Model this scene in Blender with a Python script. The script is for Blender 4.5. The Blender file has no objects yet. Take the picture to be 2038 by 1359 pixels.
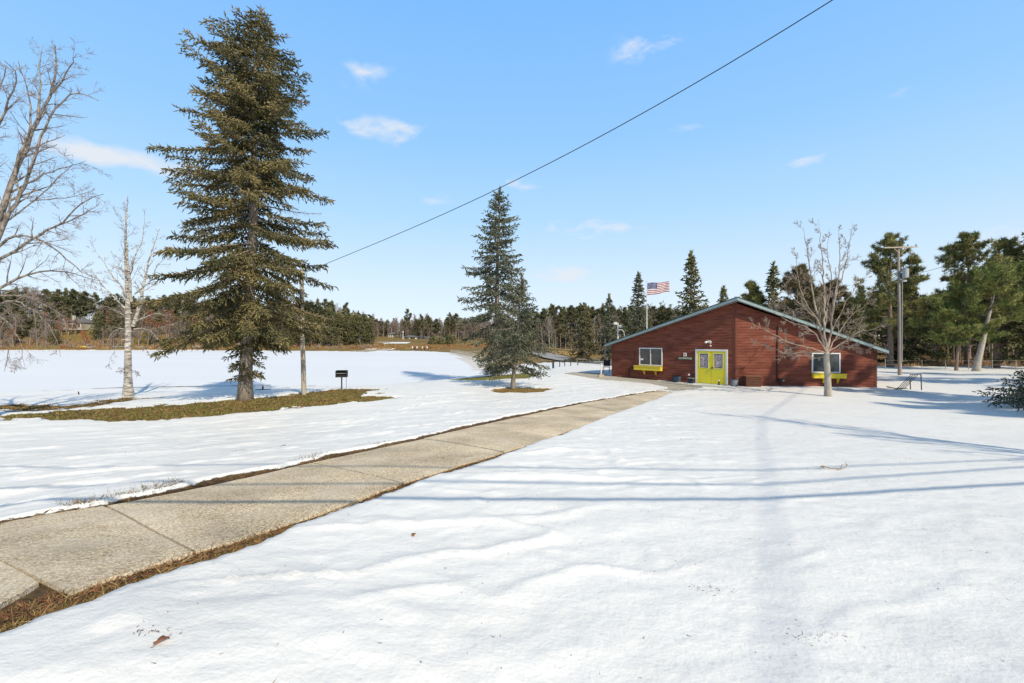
import bpy, math, random
import numpy as np
from mathutils import Vector
S = bpy.context.scene
R = math.radians
# ------------------------------------------------------------------ camera, sky, sun, exposure
EYE = 3.8; F = 906.0; CX = 1019.0; HZ = 675.0
SUN_EL, SUN_AZ = 37.0, 146.0            # azimuth clockwise from +Y (camera looks along +Y)
cd = bpy.data.cameras.new('camera'); cam = bpy.data.objects.new('camera', cd); S.collection.objects.link(cam)
cam.location = (0, 0, EYE); cam.rotation_euler = (R(90), 0, 0)
cd.lens = 16.0; cd.sensor_width = 36.0; cd.shift_y = -4.5/2038; cd.clip_start = 0.1; cd.clip_end = 3000
S.camera = cam
S.render.resolution_x = 1024; S.render.resolution_y = 683
S.view_settings.view_transform = 'Standard'; S.view_settings.look = 'None'
S.view_settings.exposure = 0.0; S.view_settings.gamma = 1.0
W = bpy.data.worlds.new("World"); S.world = W; W.use_nodes = True
nt = W.node_tree; N = nt.nodes; L = nt.links; N.clear()
def nd(tree, typ, **kw):
    n = tree.nodes.new(typ)
    for k, v in kw.items(): setattr(n, k, v)
    return n
def mth(tree, op, a, b=None, c=None, clamp=False):
    n = tree.nodes.new('ShaderNodeMath'); n.operation = op; n.use_clamp = clamp
    for i, v in enumerate((a, b, c)):
        if v is None: continue
        if isinstance(v, (int, float)): n.inputs[i].default_value = v
        else: tree.links.new(v, n.inputs[i])
    return n.outputs[0]
sky = nd(nt, 'ShaderNodeTexSky', sky_type='NISHITA', sun_disc=False)
sky.sun_elevation = R(SUN_EL); sky.sun_rotation = R(SUN_AZ)
sky.altitude = 250; sky.air_density = 1.0; sky.dust_density = 0.35; sky.ozone_density = 2.2
hs = nd(nt, 'ShaderNodeHueSaturation'); hs.inputs['Saturation'].default_value = 1.12; hs.inputs['Value'].default_value = 1.0
L.new(sky.outputs[0], hs.inputs['Color'])
tc = nd(nt, 'ShaderNodeTexCoord'); sx = nd(nt, 'ShaderNodeSeparateXYZ'); L.new(tc.outputs['Generated'], sx.inputs[0])
az = mth(nt, 'ARCTAN2', sx.outputs[0], sx.outputs[1]); el = mth(nt, 'ARCSINE', sx.outputs[2])
ns = nd(nt, 'ShaderNodeTexNoise'); ns.inputs['Scale'].default_value = 11.0; ns.inputs['Detail'].default_value = 8; ns.inputs['Roughness'].default_value = .58; ns.inputs['Distortion'].default_value = .35
cmb = nd(nt, 'ShaderNodeCombineXYZ'); L.new(az, cmb.inputs[0]); L.new(mth(nt, 'MULTIPLY', el, 2.4), cmb.inputs[1]); L.new(cmb.outputs[0], ns.inputs['Vector'])
nz = ns.outputs['Fac']
tot = None
def azel(px, py):
    v = Vector(((px-CX)/F, 1, (HZ-py)/F)).normalized(); return math.atan2(v.x, v.y), math.asin(v.z)
# wisps of cloud at their own bearings and heights in the sky: (x, y, half width, half height, density)
for (px, py, hw, hh, den) in [(255,318,165,26,.8),(150,300,80,22,.3),(755,260,92,30,.72),(1292,92,72,30,.78),(1605,318,55,20,.45),(1540,298,42,12,.35),
        (1030,366,52,16,.55),(1150,450,90,18,.65),(1118,545,85,18,.8),(700,524,50,12,.6),(655,152,80,26,.35),(1995,462,75,32,.6),(905,275,90,14,.2),
        (1240,455,60,12,.25),(720,430,100,20,.2),(520,330,90,16,.25),(740,140,60,20,.45), (1390,250,60,12,.25), (1800,180,70,14,.25), (420,430,60,12,.3), (860,400,70,14,.35), (1720,440,60,12,.3), (560,60,60,14,.25), (1160,470,40,9,.45), (60,250,70,14,.35)]:
    a0, e0 = azel(px, py); a1, _ = azel(px+hw, py); _, e1 = azel(px, py-hh)
    dx = mth(nt, 'DIVIDE', mth(nt, 'SUBTRACT', az, a0), abs(a1-a0)); dy = mth(nt, 'DIVIDE', mth(nt, 'SUBTRACT', el, e0), abs(e1-e0))
    r2 = mth(nt, 'ADD', mth(nt, 'MULTIPLY', dx, dx), mth(nt, 'MULTIPLY', dy, dy))
    g = mth(nt, 'MULTIPLY', mth(nt, 'EXPONENT', mth(nt, 'MULTIPLY', r2, -1.3)), den*1.2)
    tot = g if tot is None else mth(nt, 'ADD', tot, g)
cm = mth(nt, 'SUBTRACT', mth(nt, 'ADD', tot, mth(nt, 'MULTIPLY', mth(nt, 'SUBTRACT', nz, .5), 3.0)), .30)
cm = mth(nt, 'MULTIPLY', mth(nt, 'MULTIPLY', cm, 1.25, clamp=True), mth(nt, 'MULTIPLY', tot, 2.0, clamp=True), clamp=True)
mx = nd(nt, 'ShaderNodeMix', data_type='RGBA'); L.new(mth(nt, 'MULTIPLY', cm, .95), mx.inputs[0]); 
# clear winter air: measured sky colour low down, dimmed overhead to cut fill light, blended over the Nishita sky
er = nd(nt, 'ShaderNodeValToRGB'); L.new(mth(nt, 'MULTIPLY', el, 1/1.5708, clamp=True), er.inputs[0]); ee = er.color_ramp.elements; ee[1].color = (.08,.13,.22,1)
for p, c in [(0, (.84,.95,1.06)), (.07, (.74,.90,1.05)), (.16, (.50,.78,1.08)), (.26, (.34,.66,1.08)), (.42, (.23,.55,1.10)), (.50, (.10,.19,.33)), (.62, (.065,.09,.13)), (.999, (.055,.07,.095))]:
    e = ee[0] if p == 0 else ee.new(p); e.color = (*c, 1)
sca = nd(nt, 'ShaderNodeVectorMath', operation='SCALE'); L.new(er.outputs[0], sca.inputs[0]); sca.inputs['Scale'].default_value = 1/.13
skm = nd(nt, 'ShaderNodeMix', data_type='RGBA'); skm.inputs[0].default_value = .90; L.new(hs.outputs[0], skm.inputs[6]); L.new(sca.outputs[0], skm.inputs[7])
L.new(skm.outputs[2], mx.inputs[6]); mx.inputs[7].default_value = (6.2, 6.5, 7.0, 1)
bg = nd(nt, 'ShaderNodeBackground'); bg.inputs['Strength'].default_value = 0.13
L.new(mx.outputs[2], bg.inputs['Color']); wo = nd(nt, 'ShaderNodeOutputWorld'); L.new(bg.outputs[0], wo.inputs[0])
sl = bpy.data.lights.new('sun', 'SUN'); sl.energy = 4.5; sl.angle = R(0.53); sl.color = (1, .89, .69)
so = bpy.data.objects.new('sun', sl); S.collection.objects.link(so)
sund = Vector((math.sin(R(SUN_AZ))*math.cos(R(SUN_EL)), math.cos(R(SUN_AZ))*math.cos(R(SUN_EL)), math.sin(R(SUN_EL))))
so.rotation_euler = sund.to_track_quat('Z', 'Y').to_euler(); so.location = (20, -30, 40)
try:
    S.cycles.max_bounces = 6; S.cycles.transparent_max_bounces = 4
except Exception: pass

# ------------------------------------------------------------------ materials
MATS = {}
def mat(name, col, rough=.85, metal=0.0, noise=None, bump=None, island=0.0, spec=.3, hue=None, alpha=None, stretch=None):
    """noise=(scale, other colour, contrast)  bump=(scale, strength)  island=random brightness per leaf/twig"""
    if name in MATS: return MATS[name]
    m = bpy.data.materials.new(name); m.use_nodes = True; t = m.node_tree; b = t.nodes['Principled BSDF']
    b.inputs['Roughness'].default_value = rough; b.inputs['Metallic'].default_value = metal
    b.inputs['Specular IOR Level'].default_value = spec
    co = nd(t, 'ShaderNodeTexCoord'); vec = co.outputs['Object']
    if stretch:
        mp = nd(t, 'ShaderNodeMapping'); mp.inputs['Scale'].default_value = stretch; t.links.new(vec, mp.inputs[0]); vec = mp.outputs[0]
    rgb = nd(t, 'ShaderNodeRGB'); rgb.outputs[0].default_value = (*col, 1); out = rgb.outputs[0]
    if noise:
        n = nd(t, 'ShaderNodeTexNoise'); n.inputs['Scale'].default_value = noise[0]; n.inputs['Detail'].default_value = 6; n.inputs['Roughness'].default_value = .65
        t.links.new(vec, n.inputs['Vector'])
        f = mth(t, 'MULTIPLY_ADD', mth(t, 'SUBTRACT', n.outputs['Fac'], .5), noise[2], .5, clamp=True)
        x = nd(t, 'ShaderNodeMix', data_type='RGBA'); t.links.new(f, x.inputs[0]); t.links.new(out, x.inputs[6]); x.inputs[7].default_value = (*noise[1], 1); out = x.outputs[2]
    if island or hue:
        ge = nd(t, 'ShaderNodeNewGeometry'); ri = ge.outputs['Random Per Island']
        h = nd(t, 'ShaderNodeHueSaturation'); t.links.new(out, h.inputs['Color'])
        t.links.new(mth(t, 'MULTIPLY_ADD', ri, 2*island, 1-island), h.inputs['Value'])
        if hue: t.links.new(mth(t, 'MULTIPLY_ADD', mth(t, 'FRACT', mth(t, 'MULTIPLY', ri, 7.31)), 2*hue, .5-hue), h.inputs['Hue'])
        out = h.outputs[0]
    t.links.new(out, b.inputs['Base Color'])
    if bump:
        n2 = nd(t, 'ShaderNodeTexNoise'); n2.inputs['Scale'].default_value = bump[0]; n2.inputs['Detail'].default_value = 5
        t.links.new(vec, n2.inputs['Vector'])
        bp = nd(t, 'ShaderNodeBump'); bp.inputs['Strength'].default_value = bump[1]; bp.inputs['Distance'].default_value = .03
        t.links.new(n2.outputs['Fac'], bp.inputs['Height']); t.links.new(bp.outputs[0], b.inputs['Normal'])
    MATS[name] = m; return m
bark_spruce = mat('spruce bark', (.15,.12,.09), .95, noise=(6,(.33,.28,.23),3.4), bump=(14,.9), stretch=(1,1,.35))
bark_grey = mat('grey bark', (.27,.24,.20), .9, noise=(8,(.42,.38,.32),3), bump=(20,.6), stretch=(1,1,.3))
bark_bare = mat('pale branch bark', (.42,.34,.27), .9, noise=(3,(.22,.17,.14),4), island=.18)
bark_big = mat('old tree bark', (.31,.27,.23), .9, noise=(9,(.11,.09,.075),5), bump=(10,.8), stretch=(1,1,.5))
bark_birch = mat('birch bark', (.60,.56,.50), .8, noise=(3.5,(.16,.13,.11),4.5), bump=(8,.5), stretch=(1,1,3.2))
bark_pine = mat('pine bark', (.16,.11,.085), .95, noise=(5,(.27,.20,.16),3), bump=(10,.8), stretch=(1,1,.4))
twig_grey = mat('grey twigs', (.27,.21,.185), .9, island=.45)
twig_far = mat('far bare twigs', (.30,.225,.195), .9, island=.4, noise=(.15,(.22,.175,.15),3))
needle_spruce = mat('spruce needles', (.055,.060,.022), .75, noise=(.6,(.25,.20,.085),4.5), island=.45, hue=.02, spec=.35)
needle_blue = mat('blue spruce needles', (.050,.066,.040), .75, noise=(1.0,(.20,.20,.125),4), island=.4, hue=.02, spec=.35)
needle_dark = mat('dark conifer needles', (.065,.078,.030), .8, noise=(.5,(.21,.19,.080),3.4), island=.5, hue=.02)
needle_pine = mat('pine needles', (.085,.115,.036), .7, noise=(.45,(.34,.29,.10),3.8), island=.5, hue=.025)
needle_far = mat('far conifer needles', (.085,.092,.045), .9, noise=(.12,(.21,.19,.09),3.2), island=.5, hue=.02)
dead_twig = mat('bare spruce twigs', (.30,.26,.20), .9, island=.3)
leaf_brown = mat('dead brown leaves', (.26,.12,.055), .85, island=.5, hue=.02)
concrete = mat('weathered concrete', (.42,.38,.31), .9, noise=(1.3,(.50,.46,.39),2.2), bump=(60,.35))
wood_grey = mat('weathered wood', (.33,.28,.22), .9, noise=(9,(.48,.42,.34),3), bump=(20,.4), stretch=(3,3,.25))
wood_pole = mat('utility pole wood', (.24,.185,.15), .9, noise=(6,(.36,.30,.26),3), bump=(16,.4), stretch=(3,3,.2))
white_paint = mat('white paint', (.78,.77,.75), .55, noise=(6,(.66,.65,.62),2))
yellow_paint = mat('yellow paint', (.80,.66,.02), .5, noise=(3,(.68,.60,.05),3.5), spec=.4)
yellow_bright = mat('bright yellow paint', (.82,.63,.03), .5, noise=(7,(.70,.54,.05),2.5), spec=.4)
black_iron = mat('black iron', (.022,.022,.024), .6, metal=.3, noise=(14,(.05,.045,.04),2.5))
dark_plastic = mat('dark plastic', (.03,.035,.045), .5)
grey_tub = mat('grey tub', (.16,.18,.20), .6, noise=(8,(.11,.12,.14),2))
galv = mat('galvanised metal', (.45,.46,.46), .5, metal=.6, noise=(12,(.36,.36,.36),2))
cable_m = mat('black cable', (.02,.02,.02), .6)
roof_green = mat('dark green shingles', (.025,.055,.050), .8, noise=(10,(.04,.07,.06),2), bump=(25,.5))
fascia_m = mat('pale blue fascia paint', (.30,.37,.38), .6, noise=(4,(.24,.31,.31),2.5))
soffit_m = mat('soffit', (.34,.33,.31), .8)
glass_dark = mat('window glass', (.035,.038,.045), .06, spec=.6, noise=(3.2,(.085,.06,.045),4))
glass_room = mat('window glass over pale room', (.10,.11,.115), .08, spec=.6, noise=(1.4,(.03,.034,.04),4))
curtain = mat('lace curtain', (.58,.50,.52), .8, noise=(9,(.26,.20,.22),5))

# ------------------------------------------------------------------ mesh helpers
def newmesh(name, V, Fq, mats, midx=None, smooth=False):
    """V (n,3); Fq: (m,k) int array or list of lists"""
    me = bpy.data.meshes.new(name)
    if isinstance(Fq, np.ndarray):
        V = np.asarray(V, dtype=np.float32); m, k = Fq.shape
        me.vertices.add(len(V)); me.vertices.foreach_set('co', V.ravel())
        me.loops.add(m*k); me.loops.foreach_set('vertex_index', Fq.astype(np.int32).ravel())
        me.polygons.add(m); me.polygons.foreach_set('loop_start', np.arange(m, dtype=np.int32)*k)
        try: me.polygons.foreach_set('loop_total', np.full(m, k, dtype=np.int32))
        except Exception: pass
        me.update(calc_edges=True)
    else:
        me.from_pydata([tuple(v) for v in V], [], [tuple(f) for f in Fq]); me.update()
    for x in (mats if isinstance(mats, (list, tuple)) else [mats]): me.materials.append(x)
    if midx is not None: me.polygons.foreach_set('material_index', np.asarray(midx, dtype=np.int32))
    me.polygons.foreach_set('use_smooth', np.full(len(me.polygons), bool(smooth)))
    return me
def link(name, me, parent=None, loc=None):
    o = bpy.data.objects.new(name, me); S.collection.objects.link(o)
    if parent: o.parent = parent
    if loc is not None: o.location = loc
    return o
def tag(o, label=None, cat=None, group=None, kind=None):
    if label: o['label'] = label
    if cat: o['category'] = cat
    if group: o['group'] = group
    if kind: o['kind'] = kind
    return o
def thing(name, label, cat, loc=(0,0,0), rz=0, group=None):
    o = link(name, None, None, loc); o.rotation_euler = (0, 0, rz); o.empty_display_size = .1
    return tag(o, label, cat, group)
def copy_tree(o, parent=None):
    kids = list(o.children); c = o.copy(); S.collection.objects.link(c)
    if parent: c.parent = parent
    for k in kids: copy_tree(k, c)
    return c
class MB:
    def __init__(s): s.v = []; s.f = []; s.m = []
    def quad(s, a, b, c, d, mi=0):
        n = len(s.v); s.v += [tuple(a), tuple(b), tuple(c), tuple(d)]; s.f.append((n, n+1, n+2, n+3)); s.m.append(mi)
    def poly(s, pts, mi=0):
        n = len(s.v); s.v += [tuple(p) for p in pts]; s.f.append(tuple(range(n, n+len(pts)))); s.m.append(mi)
    def hexa(s, P, mi=0):   # 8 points, bottom 4 then top 4
        n = len(s.v); s.v += [tuple(p) for p in P]
        for q in ((0,3,2,1),(4,5,6,7),(0,1,5,4),(1,2,6,5),(2,3,7,6),(3,0,4,7)): s.f.append(tuple(n+i for i in q)); s.m.append(mi)
    def box(s, x0, x1, y0, y1, z0, z1, mi=0):
        s.hexa([(x0,y0,z0),(x1,y0,z0),(x1,y1,z0),(x0,y1,z0),(x0,y0,z1),(x1,y0,z1),(x1,y1,z1),(x0,y1,z1)], mi)
    def bar(s, p, q, w, h=None, mi=0, up=(0,0,1)):
        h = h or w; p = Vector(p); q = Vector(q); d = (q-p).normalized(); u = Vector(up)
        if abs(d.dot(u)) > .98: u = Vector((0,1,0))
        a = d.cross(u).normalized()*w/2; b = a.cross(d).normalized()*h/2
        s.hexa([p-a-b, p+a-b, q+a-b, q-a-b, p-a+b, p+a+b, q+a+b, q-a+b], mi)
    def tube(s, pts, rad, k=8, cap=True, mi=0):
        pts = [Vector(p) for p in pts]; n0 = len(s.v)
        rad = rad if isinstance(rad, (list, tuple, np.ndarray)) else [rad]*len(pts)
        pa = None
        for i, p in enumerate(pts):
            d = (pts[min(i+1, len(pts)-1)]-pts[max(i-1, 0)]).normalized()
            if pa is None: u = Vector((1,0,0)) if abs(d.x) < .9 else Vector((0,1,0))
            else: u = pa
            a = (u-d*u.dot(d)).normalized(); b = d.cross(a); pa = a
            for j in range(k):
                t = 2*math.pi*j/k; s.v.append(tuple(p+(a*math.cos(t)+b*math.sin(t))*rad[i]))
        for i in range(len(pts)-1):
            for j in range(k):
                j2 = (j+1) % k; s.f.append((n0+i*k+j, n0+i*k+j2, n0+(i+1)*k+j2, n0+(i+1)*k+j)); s.m.append(mi)
        if cap:
            s.f.append(tuple(n0+j for j in range(k))[::-1]); s.m.append(mi)
            e = n0+(len(pts)-1)*k; s.f.append(tuple(e+j for j in range(k))); s.m.append(mi)
    def build(s, name, mats, parent=None, smooth=False, loc=None):
        me = newmesh(name, s.v, s.f, mats, s.m, smooth); return link(name, me, parent, loc)
def norm(a): return a/np.maximum(np.linalg.norm(a, axis=-1, keepdims=True), 1e-9)
def frames(D):
    up = np.where(np.abs(D[:, 2:3]) > .95, np.array([[1., 0, 0]]), np.array([[0, 0, 1.]]))
    A = norm(np.cross(D, up)); B = np.cross(A, D); return A, B
def np_tubes(P0, P1, R0, R1, k=4):
    P0 = np.asarray(P0, float); P1 = np.asarray(P1, float); R0 = np.asarray(R0, float)[:, None]; R1 = np.asarray(R1, float)[:, None]
    A, B = frames(norm(P1-P0)); vs = []
    for P, Rr in ((P0, R0), (P1, R1)):
        for j in range(k):
            t = 2*math.pi*j/k; vs.append(P+(A*math.cos(t)+B*math.sin(t))*Rr)
    V = np.stack(vs, 1); n = len(P0); base = (np.arange(n)*2*k)[:, None]
    F_ = np.concatenate([base+np.array([[j, (j+1) % k, k+(j+1) % k, k+j]]) for j in range(k)], 1).reshape(-1, 4)
    return V.reshape(-1, 3), F_
def np_spindles(P, D, Ln, Rd):
    """three sided needle covered shoots: quads (degenerate free) built as 3 + 3 triangles stored as tris"""
    A, B = frames(D); Ln = Ln[:, None]; Rd = Rd[:, None]; M = P+D*Ln*.38
    vs = [P]
    for j in range(3):
        t = 2*math.pi*j/3+.5; vs.append(M+(A*math.cos(t)+B*math.sin(t))*Rd)
    vs.append(P+D*Ln); V = np.stack(vs, 1); b = (np.arange(len(P))*5)[:, None]
    F_ = np.concatenate([b+np.array([[0, 2, 1]]), b+np.array([[0, 3, 2]]), b+np.array([[0, 1, 3]]), b+np.array([[4, 1, 2]]), b+np.array([[4, 2, 3]]), b+np.array([[4, 3, 1]])], 1).reshape(-1, 3)
    return V.reshape(-1, 3), F_
def np_blades(P, D, Ln, Wd, rng):
    """flat narrow triangles"""
    A, B = frames(D); t = rng.uniform(0, 2*math.pi, len(P))[:, None]; C = A*np.cos(t)+B*np.sin(t)
    V = np.stack([P-C*Wd[:, None]/2, P+C*Wd[:, None]/2, P+D*Ln[:, None]], 1).reshape(-1, 3)
    return V, np.arange(len(P)*3).reshape(-1, 3)
def px3(px, py, D): return Vector(((px-CX)/F*D, D, EYE-(py-HZ)/F*D))
# ------------------------------------------------------------------ noise
def vnoise(x, y, seed=0):
    xi = np.floor(x).astype(np.int64); yi = np.floor(y).astype(np.int64); fx = x-xi; fy = y-yi
    fx = fx*fx*fx*(fx*(fx*6-15)+10); fy = fy*fy*fy*(fy*(fy*6-15)+10)
    def h(a, b):
        n = (a*374761393+b*668265263+seed*1442695041) & 0x7fffffff
        n = ((n ^ (n >> 13))*1274126177) & 0x7fffffff
        return ((n ^ (n >> 16)) & 0xffff)/65535.0
    return (h(xi, yi)*(1-fx)+h(xi+1, yi)*fx)*(1-fy)+(h(xi, yi+1)*(1-fx)+h(xi+1, yi+1)*fx)*fy
def fbm(x, y, o=4, seed=0):
    s = 0; a = .5; t = 0
    for i in range(o): s = s+a*vnoise(x*2**i, y*2**i, seed+i*17); t += a; a *= .5
    return s/t-.5
# ------------------------------------------------------------------ the lie of the land (heights relative to the eye, from survey points)
def plane_h(x, y):
    s = .446*x+.895*y; s = min(max(s, 0), 28.)
    return -1.5-.065*s if s < 12 else -(1.5+.78+.065*((s-12)-(s-12)**2/32))
CT = []
for (x, y) in [(0,1.5),(-3,1.2),(3,1.2),(0,3),(-3,4),(3,3.5),(6,3),(-2,6),(2,7),(6,7),(10,6),(-.5,10),(4,11),(9,10),(14,10),(2,15),(7,15),(12,14),(18,14),(6,20),(12,20),(20,20),
               (26,24),(10,25),(17,24),(9,30),(22,30),(-1.5,9),(3,19)]:
    CT.append((x, y, plane_h(x, y)))
def cpx(px, py, D): CT.append(((px-CX)/F*D, D, -(py-HZ)/F*D))
for c in [(-150,1060,4.6),(0,1050,4.0),(0,930,8.0),(330,930,7.3),(0,835,17),(330,838,16.6),(487,822,17.5),(600,812,18.8),(700,803,19.6),(790,797,20.2),
          (0,822,18.8),(250,813,19.2),(420,801,20.3),(487,795,21),(600,785,23),(680,776,24),(770,775,25.5),
          (255,790,27.0),(60,800,24.5),(0,803,24),(520,777,30),(640,774,31),(150,785,29),(-200,800,26),(-200,830,18),
          (880,768,28.5),(960,766,28),(1020,775,26),(1095,775,26),(1100,762,29),(985,748,37.5),(900,756,38),(1060,744,38.5),(1080,735,46),(1100,735,44),(1180,755,31),(1122,745,34),
          (1218,750,33.8),(1180,738,40),(1100,722,60),(1145,725,52),(1000,736,56),(965,719,80),(1095,702,92),(1145,712,75),(1190,722,60),(1210,725,60),
          (1250,740,44),(1790,748,34.7),(1745,773,25.9),(1600,775,25.3),(1460,772,26.6),(1900,738,42),(2030,738,42),(1900,728,50),(2030,728,50),(1700,728,50),(1500,725,50),(1300,725,52),
          (2038,765,25),(2100,800,17),(1900,700,110),(1500,695,110),(1200,690,130),(1700,680,300),(1200,680,320),
          # far bank of the lake
          (-200,695,158),(0,695,158),(200,695,158),(400,695,158),(600,696,157),(700,696,156),(760,695,158),(830,695,158),(880,696,156),(920,700,130),
          (-200,678,175),(0,683,165),(0,674,175),(100,682,166),(200,682,166),(150,661,176),(300,683,166),(300,664,180),(430,676,172),(560,684,168),(700,686,168),(740,686,172),(860,687,172),(960,690,160),(1040,690,150),
          (740,679,190),(860,679,190),(950,681,190),(1050,683,190),(820,675,210),(780,672,215),(900,676,215),(400,660,230),(0,655,230),(800,668,300),(200,640,320),(-300,655,230)]: cpx(*c)
CT = np.array(CT)
def warp(x, y):
    r = np.sqrt(x*x+y*y); r = np.maximum(r, 1.6); a = np.arctan2(x, y); a = np.clip(a, -1.25, 1.25)
    return a*1.6, np.log(r)
cu, cl = warp(CT[:, 0], CT[:, 1]); cn = len(CT)
def tps(d2): return np.where(d2 < 1e-12, 0, .5*d2*np.log(np.maximum(d2, 1e-12)))
Kc = tps((cu[:, None]-cu[None])**2+(cl[:, None]-cl[None])**2)+np.eye(cn)*2e-3
Mc = np.zeros((cn+3, cn+3)); Mc[:cn, :cn] = Kc; Mc[:cn, cn] = Mc[cn, :cn] = 1; Mc[:cn, cn+1] = Mc[cn+1, :cn] = cu; Mc[:cn, cn+2] = Mc[cn+2, :cn] = cl
Wc = np.linalg.solve(Mc, np.concatenate([CT[:, 2], [0, 0, 0]]))
def land(x, y):
    x = np.asarray(x, float); y = np.asarray(y, float); sh = x.shape; x = x.ravel(); y = y.ravel(); out = np.empty(len(x))
    for i in range(0, len(x), 40000):
        u, l = warp(x[i:i+40000], y[i:i+40000])
        out[i:i+40000] = tps((u[:, None]-cu[None])**2+(l[:, None]-cl[None])**2)@Wc[:cn]+Wc[cn]+Wc[cn+1]*u+Wc[cn+2]*l
    return out.reshape(sh)+EYE
def unproj(pts):
    """photo pixels -> points on the land (first hit of the sight line)"""
    P = np.array(pts, float); u = (P[:, 0]-CX)/F; v = (P[:, 1]-HZ)/F; T = np.exp(np.linspace(math.log(1.7), math.log(330), 900))
    Z = land(u[:, None]*T, np.ones_like(u)[:, None]*T); diff = (EYE-v[:, None]*T)-Z
    out = []
    for i in range(len(P)):
        k = np.argmax(diff[i] < 0)
        if diff[i][k] >= 0: k = len(T)-1
        t = T[k] if k == 0 else T[k-1]+(T[k]-T[k-1])*diff[i][k-1]/(diff[i][k-1]-diff[i][k]+1e-9)
        out.append((u[i]*t, t))
    return np.array(out)
def onlake(pts):
    P = np.array(pts, float); D = F*EYE/(P[:, 1]-HZ); return np.stack([(P[:, 0]-CX)/F*D, D], 1)
def sdist(x, y, poly):
    """signed distance to polygon, negative inside"""
    d = np.full(x.shape, 1e9); ins = np.zeros(x.shape, bool); n = len(poly)
    for i in range(n):
        ax, ay = poly[i]; bx, by = poly[(i+1) % n]; ex, ey = bx-ax, by-ay; L2 = ex*ex+ey*ey+1e-12
        t = np.clip(((x-ax)*ex+(y-ay)*ey)/L2, 0, 1); d = np.minimum(d, (x-ax-ex*t)**2+(y-ay-ey*t)**2)
        c = ((ay > y) != (by > y)) & (x < (bx-ax)*(y-ay)/((by-ay) if abs(by-ay) > 1e-9 else 1e-9)+ax); ins ^= c
    d = np.sqrt(d); return np.where(ins, -d, d)
def smooth(a, b, x):
    t = np.clip((x-a)/(b-a), 0, 1); return t*t*(3-2*t)
LAKE = np.concatenate([[[-150, 38]], onlake([(-500,790),(-100,783),(120,776),(250,771),(420,768),(600,767),(700,771),(760,770),(820,764),(880,757.5),(940,753),(985,744),(990,738),(975,726),(955,716),(925,708),(895,703),
        (860,700),(820,698.5),(760,698),(735,701),(700,699.5),(640,698.5),(500,697.5),(300,697),(0,697),(-400,697)]), [[-420, 150]]])
# pavement edges, matched pairs from near to far (left, right)
PL = unproj([(-420,1160),(-150,1090),(0,1050),(209,1012),(380,972),(620,924),(730,899),(842,876),(950,850),(1020,834),(1085,820),(1130,810),(1200,797),(1260,786),(1310,779)])
PR = unproj([(-520,1600),(-100,1270),(125,1186),(387,1105),(545,1048),(800,965),(900,937),(1003,903),(1090,874),(1135,857),(1180,840),(1215,827),(1260,811),(1305,795),(1338,781)])
PATHPOLY = np.concatenate([PL, PR[::-1]])
G_STRIP = unproj([(-250,838),(0,836),(70,836),(160,838),(230,838),(330,838),(370,832),(450,828),(520,821),(600,812),(660,806),(700,803),(790,797),(775,792),(735,788),(745,780),(768,776),(700,775),(600,785),(487,794),(420,801),(330,808),(220,814),(100,821),(0,827),(-250,826)])
G_PATCH = unproj([(880,757),(940,752),(1000,747),(1050,742),(1072,743),(1068,750),(1040,754),(990,757),(930,759)])
G_RING = unproj([(972,780),(985,776),(1020,771),(1060,773),(1098,776),(1080,781),(1040,785),(1000,786)])
MUD1 = unproj([(-200,812),(0,806),(50,806),(120,808),(170,806),(200,798),(235,791),(285,791),(300,796),(250,801),(190,808),(140,815),(70,820),(0,820),(-200,824)])
PAD = unproj([(1120,745),(1140,741),(1200,744),(1218,750),(1300,757),(1390,768),(1400,773),(1345,780),(1320,777),(1330,773),(1280,763),(1200,757)])
ROAD = [(15.5, 110), (5.5, 92), (4.6, 75), (8.3, 58), (16, 44), (19, 46), (12, 60), (9.5, 75), (11, 92), (22, 110)]
def seg_poly(pts, w):
    P = np.array(pts); T = np.gradient(P, axis=0); T /= np.linalg.norm(T, axis=1, keepdims=True); Nn = np.stack([-T[:, 1], T[:, 0]], 1)
    return np.concatenate([P+Nn*w/2, (P-Nn*w/2)[::-1]])
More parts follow.
